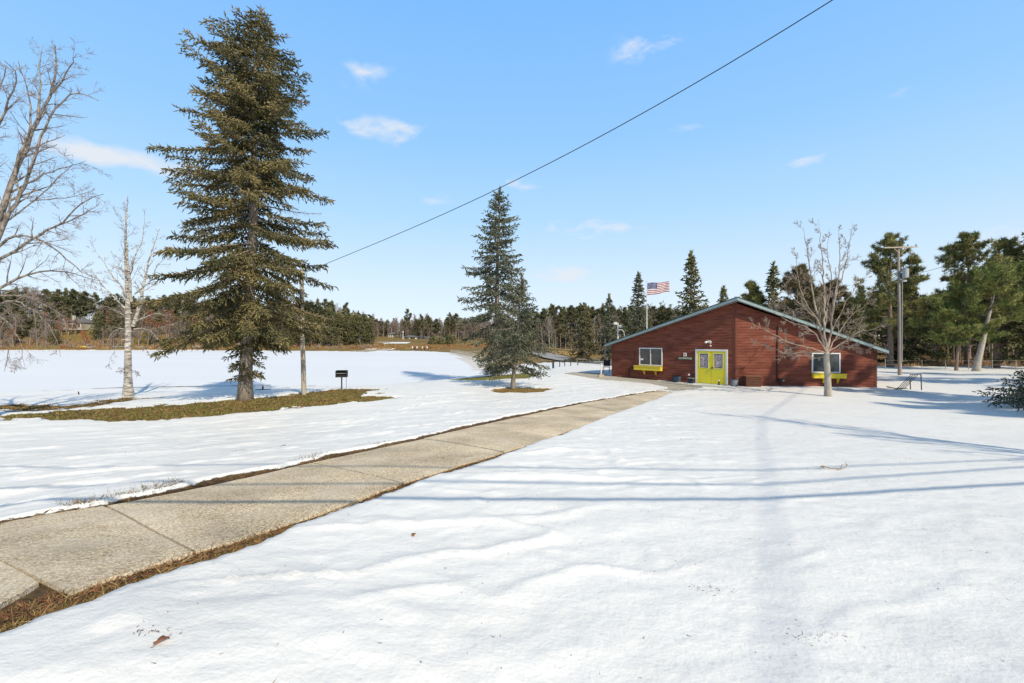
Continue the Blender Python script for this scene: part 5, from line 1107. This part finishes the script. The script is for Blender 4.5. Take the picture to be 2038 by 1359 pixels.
row(['pine','con','bare'], [.55,.25,.2], 1690, 2150, 44, 60, 90, ([1690,1800,1860,1900,2150],[585,575,600,560,540]), 16, g3, lab3, wide=.8)
row(['pine'], [1], 1880, 2140, 18, 54, 62, ([1880,2140],[600,580]), 16, g3, lab3, wide=.55)
row(['green','oak','con'], [.4,.3,.3], 1700, 2140, 14, 52, 60, ([1700,2140],[690,690]), 12, g3, lab3, wide=.9)
row(['pine','con','bare'], [.5,.3,.2], 2150, 2600, 16, 48, 80, ([2150,2600],[540,520]), 16, g3, lab3)
# the solid depth of the woods (no one could count it)
# brush and bracken in front of the far woods (no one could count it)
def scrub(px0, px1, D0, D1, n, h, mats_, name, label, seed, cond=None):
    r = np.random.default_rng(seed); px = r.uniform(px0, px1, n); D = r.uniform(D0, D1, n); x = (px-CX)/F*D
    cl_ = fbm(x*.15, D*.3, 3, seed) > -.08; x = x[cl_]; D = D[cl_]; n = len(x); z = land(x, D); k = 12
    P = np.repeat(np.stack([x, D, z], 1), k, 0)+r.normal(0, .35, (n*k, 3))*np.array([1, 1, 0]); d = norm(r.normal(0, .6, (n*k, 3))+np.array([0, 0, 1.])); d[:, 2] = np.abs(d[:, 2])
    V, Fa = np_blades(P, d, h*r.uniform(.3, 1.1, n*k), np.full(n*k, h*.12), r); mi_ = r.integers(0, len(mats_), n)
    me = newmesh(name, V, Fa, mats_, np.repeat(mi_, k)); return tag(link(name, me), label, 'brush', kind='stuff')
def wood_mass(px0, px1, D0, D1, nt_, tops, name, label, seed, mats_, wts, blade=1.1):
    r = np.random.default_rng(seed); px = r.uniform(px0, px1, nt_); D = r.uniform(D0, D1, nt_); x = (px-CX)/F*D; z0 = land(x, D); zt = EYE+(HZ-np.interp(px, *tops)-r.normal(0, 6, nt_))/F*D; Ht = np.maximum(zt-z0, 3); kd = r.choice(len(mats_), nt_, p=wts); k = 170
    t = r.uniform(0, 1, (nt_, k))**.8; rad = (1-t*.75)*(Ht*.17)[:, None]*np.sqrt(r.uniform(0, 1, (nt_, k))); a = r.uniform(0, 6.283, (nt_, k))
    P = np.stack([x[:, None]+np.cos(a)*rad, D[:, None]+np.sin(a)*rad, z0[:, None]+Ht[:, None]*(.04+.93*t)], -1).reshape(-1, 3); d = norm(r.normal(0, .7, P.shape)+np.array([0, 0, .5]))
    V, Fa = np_blades(P, d, blade*r.uniform(.5, 1.3, len(P)), np.full(len(P), .30), r); me = newmesh(name, V, Fa, mats_, np.repeat(kd, k)); tag(link(name, me), label, 'woodland', kind='stuff')
wood_mass(-300, 760, 224, 262, 420, (top_l[0], [y+8 for y in top_l[1]]), 'distant_woodland', 'deep wood filling in behind the trees on the far left shore', 3, [needle_far, twig_far, needle_dark], [.45,.35,.2])
wood_mass(-300, 122, 186, 205, 150, ([-300,122],[622,628]), 'distant_woodland', 'understory of the wood left of the cream house', 13, [needle_far, twig_far, twig_far], [.35,.35,.3])
wood_mass(188, 742, 184, 205, 300, ([188,742],[628,640]), 'distant_woodland', 'understory of the wood right of the cream house', 14, [needle_far, twig_far, twig_far], [.4,.3,.3])
wood_mass(720, 1080, 242, 275, 300, (top_l[0], [y+6 for y in top_l[1]]), 'distant_woodland', 'deep grey-brown wood behind the long white house', 4, [twig_far, twig_far, needle_far], [.5,.35,.15], 1.3)
wood_mass(1040, 1720, 125, 150, 260, ([1040,1100,1720],[632,620,600]), 'distant_woodland', 'deep wood behind the clubhouse and the road', 6, [needle_far, twig_far, needle_dark], [.5,.3,.2], .9)
wood_mass(1680, 2500, 92, 118, 300, ([1680,2500],[610,560]), 'distant_woodland', 'deep wood behind the pines on the right', 7, [needle_far, twig_far, needle_dark], [.5,.3,.2], .8)
straw = mat('dry straw', (.36,.25,.11), .9, island=.35); rust = mat('rusty bracken', (.30,.13,.055), .9, island=.4)
scrub(-260, 740, 158, 168, 1500, 1.5, [rust, twig_grey, straw], 'shore_brush', 'rusty brush and bare twigs along the far shore of the lake', 5)
scrub(735, 1000, 157, 172, 700, 1.0, [straw, rust], 'dry_reeds', 'orange and straw dry reeds along the far bank', 6)
scrub(1690, 2150, 49, 58, 900, .5, [rust, straw, twig_grey], 'woodland_litter', 'rusty undergrowth at the foot of the right-hand wood', 7)
scrub(1080, 1240, 84, 104, 500, .8, [straw, twig_grey], 'roadside_brush', 'dry grass and brush on the slope beyond the road', 8)
# ------------------------------------------------------------------ houses beyond the lake
cream = mat('cream siding', (.50,.46,.37), .8, noise=(2,(.40,.37,.30),2)); slate = mat('grey shingles', (.13,.13,.14), .85, noise=(3,(.19,.18,.18),2)); deckw = mat('orange brown deck boards', (.40,.17,.07), .8, noise=(3,(.30,.12,.05),2))
def pl(px, D, dz=0): x = (px-CX)/F*D; return Vector((x, D, float(land(x, D))+dz))
def house(name, label, px0, px1, D, ytop, ybase, roof_h, m_wall, m_roof, wins, chim=None, depth=8, hip=.15):
    x0 = (px0-CX)/F*D; x1 = (px1-CX)/F*D; z0 = EYE+(HZ-ybase)/F*D; z1 = EYE+(HZ-ytop)/F*D-roof_h; o = Vector((x0, D, z0)); t_ = thing(name, label, 'house', o); w = x1-x0; h = z1-z0
    m = MB(); m.box(0, w, 0, depth, -2.5, h); m.build('wall', m_wall, t_); m = MB(); e = .45
    b = [(-e,-e,h+.01),(w+e,-e,h+.01),(w+e,depth+e,h+.01),(-e,depth+e,h+.01)]; r0, r1 = (w*hip, depth/2, h+roof_h), (w*(1-hip), depth/2, h+roof_h)
    m.poly([b[0], b[1], r1, r0]); m.poly([b[2], b[3], r0, r1]); m.poly([b[1], b[2], r1]); m.poly([b[3], b[0], r0]); m.poly(b[::-1]); rf_ = m.build('roof', m_roof, t_)
    if chim: m = MB(); cx_ = (chim[0]-px0)/(px1-px0)*w; m.box(cx_-.4, cx_+.4, depth*.3, depth*.3+.8, h, EYE+(HZ-chim[1])/F*D-z0); m.build('chimney', cream, rf_)
    for (a, b_, c, d) in wins:
        m = MB(); X0, X1 = a*w, b_*w; Z0, Z1 = c*h, d*h; f = .12
        m.box(X0-f, X1+f, -.08, -.003, Z1, Z1+f); m.box(X0-f, X1+f, -.08, -.003, Z0-f, Z0); m.box(X0-f, X0, -.075, -.003, Z0, Z1); m.box(X1, X1+f, -.075, -.003, Z0, Z1); fr_ = m.build('window', white_paint, t_); m = MB(); m.box(X0, X1, -.04, -.004, Z0, Z1); m.build('pane', glass_dark, fr_)
    return t_, w, h
hA, w, h = house('lake_house', 'cream house with a dark deck and chimney high on the far bank, left', 120, 161, 182, 634, 656, 1.6, cream, slate, [(.35,.5,.25,.85),(.6,.78,.25,.85),(.86,.96,.3,.85),(.1,.25,.3,.8)], (134, 627))
m = MB(); m.box(-1.5, w+3.5, -3.0, -.1, -.15, 0); m.build('deck', cream, hA)
for k in range(7): m = MB(); x = -1.3+k*(w+4.5)/6; m.box(x-.1, x+.1, -2.95, -2.75, -2.4, -.15); m.build('post', bark_spruce, hA)
m = MB(); m.bar((-1.5,-2.9,.9), (w+3.5,-2.9,.9), .1); m.bar((-1.5,-2.9,.5), (w+3.5,-2.9,.5), .06); m.build('railing', deckw, hA)
house('lake_house', 'long low white house with two wide dark windows beyond the far lawn', 803, 829, 214, 667, 678, .9, mat('white siding', (.72,.71,.68), .7), slate, [(.06,.42,.42,.88),(.50,.88,.42,.88)], None, 7, .05)
house('lake_house', 'pale cream wing standing just right of the long low white house', 831, 852, 217, 669.5, 679, .8, cream, slate, [(.2,.3,.4,.8),(.6,.7,.4,.8)], None, 7, .05)
house('lake_house', 'small cream house half hidden in trees, left of the long white house', 772, 782, 222, 661, 672, 1.0, cream, slate, [(.2,.4,.3,.8),(.6,.8,.3,.8)], None, 6, .1)
b = pl(802, 205); t_ = thing('lamp_pole', 'thin white pole before the left end of the long white house', 'pole', b); hp = EYE+(HZ-659)/F*205-b.z; m = MB(); m.tube([(0,0,-.2),(0,0,hp)], [.16,.13], 8); m.build('pole', white_paint, t_); m = MB(); m.tube([(0,0,hp-.9),(.1,-.1,hp-.5),(0,0,hp-.05)], [.15,.45,.1], 8); m.build('lamp_head', white_paint, t_)
# stairs down the bank, platform and boats
s0 = px3(163, 663, 176.5); s1 = px3(174, 688, 163); t_ = thing('stairs', 'orange-brown wooden stairs running down the far bank from the cream house', 'stairs', s1); lift = max(float(land(*(s1.lerp(s0, q)).xy))-s1.lerp(s0, q).z for q in np.linspace(0, 1, 12))+.15; t_.location.z += max(lift, 0); v = s0-s1; n = 26
for sd in (-.7, .7): m = MB(); m.bar((sd,0,0), (v.x+sd, v.y, v.z), .12, .35); m.build('stringer', deckw, t_)
m = MB()
for k in range(n): p = v*((k+.5)/n); m.box(p.x-.66, p.x+.66, p.y-.2, p.y+.2, p.z+.15, p.z+.22)
m.build('treads', deckw, t_)
for sd in (-.7, .7): m = MB(); m.bar((sd,0,1.0), (v.x+sd, v.y, v.z+1.0), .08); m.build('railing', deckw, t_)
b = px3(170, 690, 161); t_ = thing('deck_platform', 'orange-brown wooden landing at the foot of the far stairs', 'platform', (b.x, b.y, .9)); m = MB(); m.box(-2.2, 2.4, -1.2, 1.2, 0, .15); m.build('boards', deckw, t_)
for x, y in ((-2.1,-1.1),(2.3,-1.1),(-2.1,1.1),(2.3,1.1)): m = MB(); m.box(x-.08, x+.08, y-.08, y+.08, -1.0, 0); m.build('post', deckw, t_)
b = px3(183, 694, 160.5); t_ = thing('pontoon_boat', 'white and grey pontoon boat beached below the orange stairs', 'boat', (b.x, b.y, .1))
m = MB(); m.hexa([(-1.9,-1,.45),(1.9,-1,.45),(1.9,1,.45),(-1.9,1,.45),(-2,-1.1,1.1),(2,-1.1,1.1),(2,1.1,1.1),(-2,1.1,1.1)]); m.build('deck', white_paint, t_)
for y in (-.75, .75): m = MB(); m.tube([(-2.2,y,.28),(-1.6,y,.22),(1.8,y,.22),(2.1,y,.30)], [.05,.22,.22,.1], 8); m.build('hull', dark_plastic, t_)
m = MB(); m.box(-1.2, .6, -.9, .9, 1.9, 1.98); m.build('canopy', galv, t_)
for x, y in ((-1.1,-.8),(.5,-.8),(-1.1,.8),(.5,.8)): m = MB(); m.tube([(x,y,1.1),(x,y,1.9)], .04, 5); m.build('canopy_pole', galv, t_)
def canoe(px, py, D, L_, m_, label, nm='canoe'):
    b = px3(px, py, D); m = MB(); m.tube([(-L_/2,0,.30),(-L_*.3,0,.2),(0,0,.16),(L_*.3,0,.2),(L_/2,0,.30)], [.03,.28,.36,.28,.03], 10); o = m.build(nm, m_, None, True, (b.x, b.y, float(land(b.x, b.y))+.1)); tag(o, label, nm)
canoe(165, 693, 159.5, 2.4, yellow_bright, 'small yellow boat on the far shore beside the pontoon boat', 'rowboat'); canoe(388, 692, 160, 3.4, galv, 'pale upturned boat on the far shore left of the tallest spruce trunk', 'rowboat'); canoe(232, 694, 159.8, 5, mat('grey boat', (.25,.25,.25), .7), 'long grey upturned boat on the far shore left of the birch trunk', 'rowboat')
b = pl(482, 160); t_ = thing('dock_section', 'pale dock section stood up on the far shore behind the tallest spruce', 'dock', b); m = MB()
for k in range(6): m.bar((k*.5-1.5, -.3, 0), (k*.5-1.1, .2, 1.9), .22, .08)
m.bar((-1.7,0,.5), (1.6,0,.5), .1); m.bar((-1.5,.1,1.5), (1.8,.1,1.5), .1); m.build('boards', mat('lilac grey boards', (.38,.34,.40), .8), t_)
# dock lifts with white fenders on the ice of the bay
for px, ex in ((825, 'left'), (845, 'right')):
    b = px3(px, 699, 150); t_ = thing('boat_lift', f'dark frame with two white uprights at the far ice edge, {ex} one of the pair', 'boat lift', (b.x, b.y, 0))
    for x in (-.7, .8): m = MB(); m.tube([(x,0,.7),(x,0,.8),(x,0,1.4),(x,0,1.5)], [.1,.2,.2,.1], 8); m.build('fender', white_paint, t_)
    m = MB(); m.bar((-.9,0,.85), (1.0,0,.85), .15); m.bar((-1.4,0,0), (-.5,0,.85), .14); m.bar((1.5,0,0), (.6,0,.85), .14); m.bar((0,-.4,0), (.1,0,.85), .18); m.build('frame', black_iron, t_)
for px, py, s_, lab in ((863, 690, 1.7, 'rounded dark evergreen shrub on the far lawn, nearer the long white house'), (881, 691, 1.4, 'smaller dark rounded shrub on the far lawn, right of its larger neighbour'), (897, 687, 2.2, 'wide dark evergreen shrub on the far lawn beside the tall lakeside spruce')):
    bush('evergreen_shrub', lab, pl(px, 176), s_, s_*1.9, needle_far, np.random.default_rng(int(px)), 500, cat='shrub', sl=.7, sr=.18)
# ------------------------------------------------------------------ railing and dock pieces along the right shore of the bay
sh = onlake([(893,704),(905,706),(920,710),(935,714),(950,719),(962,724),(972,730),(980,736)]); dl_ = np.r_[0, np.cumsum(np.linalg.norm(np.diff(sh, axis=0), axis=1))]; tot_ = dl_[-1]
rail = thing('shore_railing', 'weathered post railing curving along the right shore of the frozen bay', 'railing', (float(sh[4][0]), float(sh[4][1]), 0)); ro = np.array([sh[4][0], sh[4][1], 0]); tops = []
for k in range(46):
    s = tot_*(1-(1-k/45)**1.0); x = float(np.interp(s, dl_, sh[:, 0]))+.5; y = float(np.interp(s, dl_, sh[:, 1])); m = MB(); p = Vector((x-ro[0], y-ro[1], 0)); w_ = .15; zg = max(0, ground(x, y)); p.z = zg; m.bar(p+Vector((0,0,-.2)), p+Vector((.02,0,1.15)), w_); m.build('post', wood_grey, rail); tops.append(p+Vector((0,0,1.0)))
for z in (0, -.5):
    m = MB(); m.tube([t+Vector((0,-.06,z)) for t in tops], .07, 5); m.build('rail', wood_grey, rail)
for k in range(11):
    s = tot_*(.45+.055*k); x = float(np.interp(s, dl_, sh[:, 0])); y = float(np.interp(s, dl_, sh[:, 1])); m = MB(); m.bar((0,0,.06), (-2.4,-.8,.06), .08, .05); m.bar((0,-.5,.06), (-2.0,-1.2,.06), .06, .05); o = m.build('mooring_beam', wood_grey, None, False, (x, y, .03))
    tag(o, 'low pair of weathered beams reaching onto the ice from the shore railing', 'dock beam', 'beams along the bay shore')
# picket guard rail beyond the road, black wire fence and bollard on the near side
pk = [px3(x, y, D) for x, y, D in ((1088,706,94),(1100,708,90),(1115,711,86),(1130,714,82),(1146,718,78))]; gr = thing('guard_rail', 'tan post guard rail on the grassy slope beyond the road', 'guard rail', pk[2]); tops = []
for k in range(22):
    t = k/21*4; i = min(int(t), 3); p = pk[i].lerp(pk[i+1], t-i); z = float(land(p.x, p.y)); m = MB(); q = Vector((p.x, p.y, z))-pk[2]; m.bar(q+Vector((0,0,-.2)), q+Vector((0,0,1.1)), .16); m.build('post', straw, gr); tops.append(q+Vector((0,-.1,.9)))
m = MB(); m.tube(tops, .07, 4); m.build('rail', straw, gr)
fp_ = [at(x, y) for x, y in ((1101,732),(1114,731),(1124,729.5),(1136,729),(1150,728))]; fn = thing('low_fence', 'low black post and wire fence along the near side of the road', 'fence', fp_[0])
for p in fp_[1:]: m = MB(); q = p-fp_[0]; m.tube([q+Vector((0,0,-.1)), q+Vector((0,0,.7))], .045, 6); m.build('post', black_iron, fn)
m = MB(); m.tube([p-fp_[0]+Vector((0,0,.6)) for p in fp_], .02, 4); m.build('wire', black_iron, fn)
b = at(1101, 734); t_ = thing('bollard', 'stout dark green bollard at the left end of the low black fence', 'bollard', b); m = MB(); m.tube([(0,0,-.1),(0,0,.55),(0,0,.62)], [.10,.10,.03], 10); m.build('post', mat('dark green paint', (.01,.04,.03), .5), t_); m = MB(); m.tube([(0,0,.62),(0,0,.66)], [.12,.10], 10); m.build('cap', black_iron, t_)
b = at(1204, 722); t_ = thing('white_post', 'tall white trunk-like post behind the left corner of the clubhouse', 'post', b); m = MB(); m.tube([(0,0,-.1),(0,0,1),(.1,0,3.0)], [.17,.13,.10], 10); m.build('post', bark_birch, t_)
# log rails beside the road end
for px, py, L_, lab in ((1160, 722, 1.5, 'short brown log rail near the road end left of the clubhouse'), (1175, 721, 2.4, 'longer brown log rail near the road end left of the clubhouse')):
    b = at(px, py); t_ = thing('log_rail', lab, 'rail', b)
    for x in (-L_/2, L_/2): m = MB(); m.tube([(x,0,-.1),(x,0,.45)], .07, 7); m.build('post', wood_pole, t_)
    m = MB(); m.tube([(-L_/2-.1,-.05,.42),(L_/2+.1,-.05,.42)], .06, 7); m.build('rail', wood_pole, t_)
# wire fence before the right-hand wood
fx = [1762, 1835, 1882, 1928, 1975, 2022, 2075, 2130]; fps = []
for px in fx: x = (px-CX)/F*43.0; fps.append(Vector((x, 43.0, ground(x, 43.0))))
wf = thing('wire_fence', 'thin wire fence on slim posts before the right-hand wood', 'fence', fps[0])
for p in fps: m = MB(); q = p-fps[0]; m.tube([q+Vector((0,0,-.2)), q+Vector((0,0,.95))], .03, 6); m.build('post', bark_grey, wf)
for z in (.85, .45): m = MB(); m.tube([p-fps[0]+Vector((0,-.04,z)) for p in fps], .006, 4); m.build('wire', wood_grey, wf)
# ------------------------------------------------------------------ litter, leaves, twigs
def leaf(px, py, s, label, rz, curl=.3, m_=leaf_brown):
    b = at(px, py); pts = []; n = 26; V = [(0, 0, .25*s)]; 
    for i in range(n):
        a = 2*math.pi*i/n; r = s*(.34+.20*abs(math.cos(a*2.5))**.7+.10*math.cos(a)); x, y = r*math.cos(a)*1.35, r*math.sin(a)*.8; V.append((x, y, curl*s*(abs(y)/s)*1.1+.12*s*math.sin(x/s*3)+.02*s))
    fs = [(0, i+1, (i+1) % n+1) for i in range(n)]; t_ = thing('fallen_leaf', label, 'leaf', b+Vector((0,0,.004)), rz); bl_ = link('blade', newmesh('leaf blade', V, fs, m_, smooth=True), t_); md = bl_.modifiers.new('thickness', 'SOLIDIFY'); md.thickness = .0012
    m = MB(); m.tube([(s*.45,0,.1*s),(s*.75,.03*s,.25*s),(s*1.0,0,.5*s)], [.0016,.0013,.001], 5); m.build('stalk', m_, t_)
leaf(316, 1312, .045, 'curled rust brown oak leaf on the snow near the bottom left', R(40), .5)
leaf(823, 1081, .038, 'small dark rust leaf standing in the snow right of the pavement', R(80), .6)
leaf(562, 897, .07, 'brown leaf on the snow bank left of the pavement', R(20), .4); leaf(22, 1090, .035, 'small dark leaf lying on the nearest pavement slab', R(0), .2, mat('dark leaf', (.06,.06,.035), .8))
leaf(475, 966, .05, 'dark shrivelled leaf on the left edge of the pavement', R(30), .4)
b = at(1657, 945); segs = []; rs = np.random.default_rng(2); polylimb([(-.18,0,.05),(-.05,.02,.02),(.08,0,.015),(.2,-.02,.03),(.22,-.02,.10)], .009, .003, segs, rs, 2, 6, .10, step=.05, maxlev=3, minr=.0015, nchild=(2,2,2), seglen=.04)
V, Fa = np_tubes(*[np.array([s[k] for s in segs]) for k in range(4)], 5); tw_ = link('fallen_twig', join_np([(V, Fa, 0)], 'fallen twig', [mat('tan twig', (.36,.25,.14), .8)]), None, b); tag(tw_, 'tan forked twig lying on the snow in the right foreground', 'twig')
# needles, dead grass and leaf bits beside the pavement
def litter(name, label, n, seed, pick, mats_, l0, l1, w, flat=.35, cat='litter'):
    r = np.random.default_rng(seed); x, y = pick(r, n); z = land(x, y)+snow_depth(x, y)[0]; n = len(x)
    d = norm(np.stack([r.normal(0, 1, n), r.normal(0, 1, n), np.abs(r.normal(0, flat, n))], 1)); V, Fa = np_blades(np.stack([x, y, z+.003], 1), d, r.uniform(l0, l1, n), np.full(n, w)*r.uniform(.6, 1.5, n), r)
    me = newmesh(name, V, Fa, mats_, r.integers(0, len(mats_), n)); return tag(link(name, me), label, cat, kind='stuff')
pin = mat('pine needle litter', (.20,.105,.05), .9, island=.5, hue=.02); gr1 = mat('green grass blades', (.15,.15,.03), .8, island=.45, hue=.03); dkl = mat('dark wet litter', (.06,.035,.02), .9, island=.4)
def edge(Pn, off0, off1, sgn, tmax):
    def f(r, n):
        t = tmax*r.uniform(0, 1, n)**1.5; k = np.minimum(t.astype(int), len(Pn)-2); q = Pn[k]+(Pn[k+1]-Pn[k])*(t-k)[:, None]; o = r.uniform(off0, off1, n)*sgn; q = q+o[:, None]*np.array([.895, -.446]); b = masks(q[:, 0], q[:, 1])[0] > .25; return q[b, 0], q[b, 1]
    return f
litter('leaf_litter', 'brown needles and dead grass along the right edge of the pavement', 26000, 1, edge(PR, -.05, .48, 1, 9), [pin, leaf_brown, dkl, straw], .02, .09, .005)
litter('edge_grass', 'short green grass showing beside the right edge of the pavement', 8000, 2, edge(PR, .16, .50, 1, 6), [gr1, gr1, straw], .015, .05, .004, .9, 'grass')
litter('leaf_litter', 'dark leaves and wet litter along the left edge of the pavement', 4500, 3, edge(PL, -.05, .22, -1, 12), [dkl, pin, dkl], .02, .09, .008)
def inpoly(poly):
    lo, hi = poly.min(0), poly.max(0)
    def f(r, n): x = r.uniform(lo[0]-.5, hi[0]+.5, n*3); y = r.uniform(lo[1]-.3, hi[1]+.3, n*3); b = (masks(x, y)[0] > .55) & (x > -30); return x[b][:n], y[b][:n]
    return f
litter('bare_grass', 'short olive grass on the thawed strip under the tallest spruce', 26000, 4, inpoly(G_STRIP), [gr1, straw, pin, dkl], .05, .15, .020, .8, 'grass')
litter('bare_grass', 'brown needles and grass on the ring under the smaller spruce', 2500, 5, inpoly(G_RING), [straw, pin, gr1], .04, .10, .014, .8, 'grass')
def tips(r, n):
    t = 6.5*r.uniform(0, 1, n)**1.2; k = np.minimum(t.astype(int), len(PL)-2); q = PL[k]+(PL[k+1]-PL[k])*(t-k)[:, None]; c = fbm(t*1.7, t*0+3, 3, 8) > -.02; o = np.abs(r.normal(0, .16, n))+.03; q = (q-o[:, None]*np.array([.895, -.446]))[c]; return q[:, 0], q[:, 1]
litter('grass_tips', 'dead grass tips poking through the snow along the left edge of the pavement', 2600, 9, tips, [dkl, straw, pin, gr1], .02, .085, .0045, 1.2, 'grass')
def scat(r, n): x = r.uniform(-14, 16, n); y = 1.6+r.uniform(0, 1, n)**1.3*20; b = (masks(x, y)[0] < .1); return x[b], y[b]
litter('snow_debris', 'tiny needles, grit and twig bits scattered over the snow', 3200, 6, scat, [dkl, pin, bark_spruce], .008, .035, .004, .3, 'debris')
def scat2(r, n):
    c = np.array([unproj([p])[0] for p in ((290,1290),(1250,790),(1180,785),(1260,770),(640,1040),(1330,795),(1420,1190),(1625,1290),(470,905),(245,912),(330,1120),(900,850),(1360,880))]); k = r.integers(0, len(c), n); s = .05+.012*np.linalg.norm(c[k], axis=1); q = c[k]+r.normal(0, 1, (n, 2))*s[:, None]*np.array([1, .5]); b = masks(q[:, 0], q[:, 1])[0] < .3; return q[b, 0], q[b, 1]
litter('snow_debris', 'small dark clumps of melted out grass on the snow', 330, 7, scat2, [dkl, dkl, pin], .010, .035, .004, .6, 'debris')
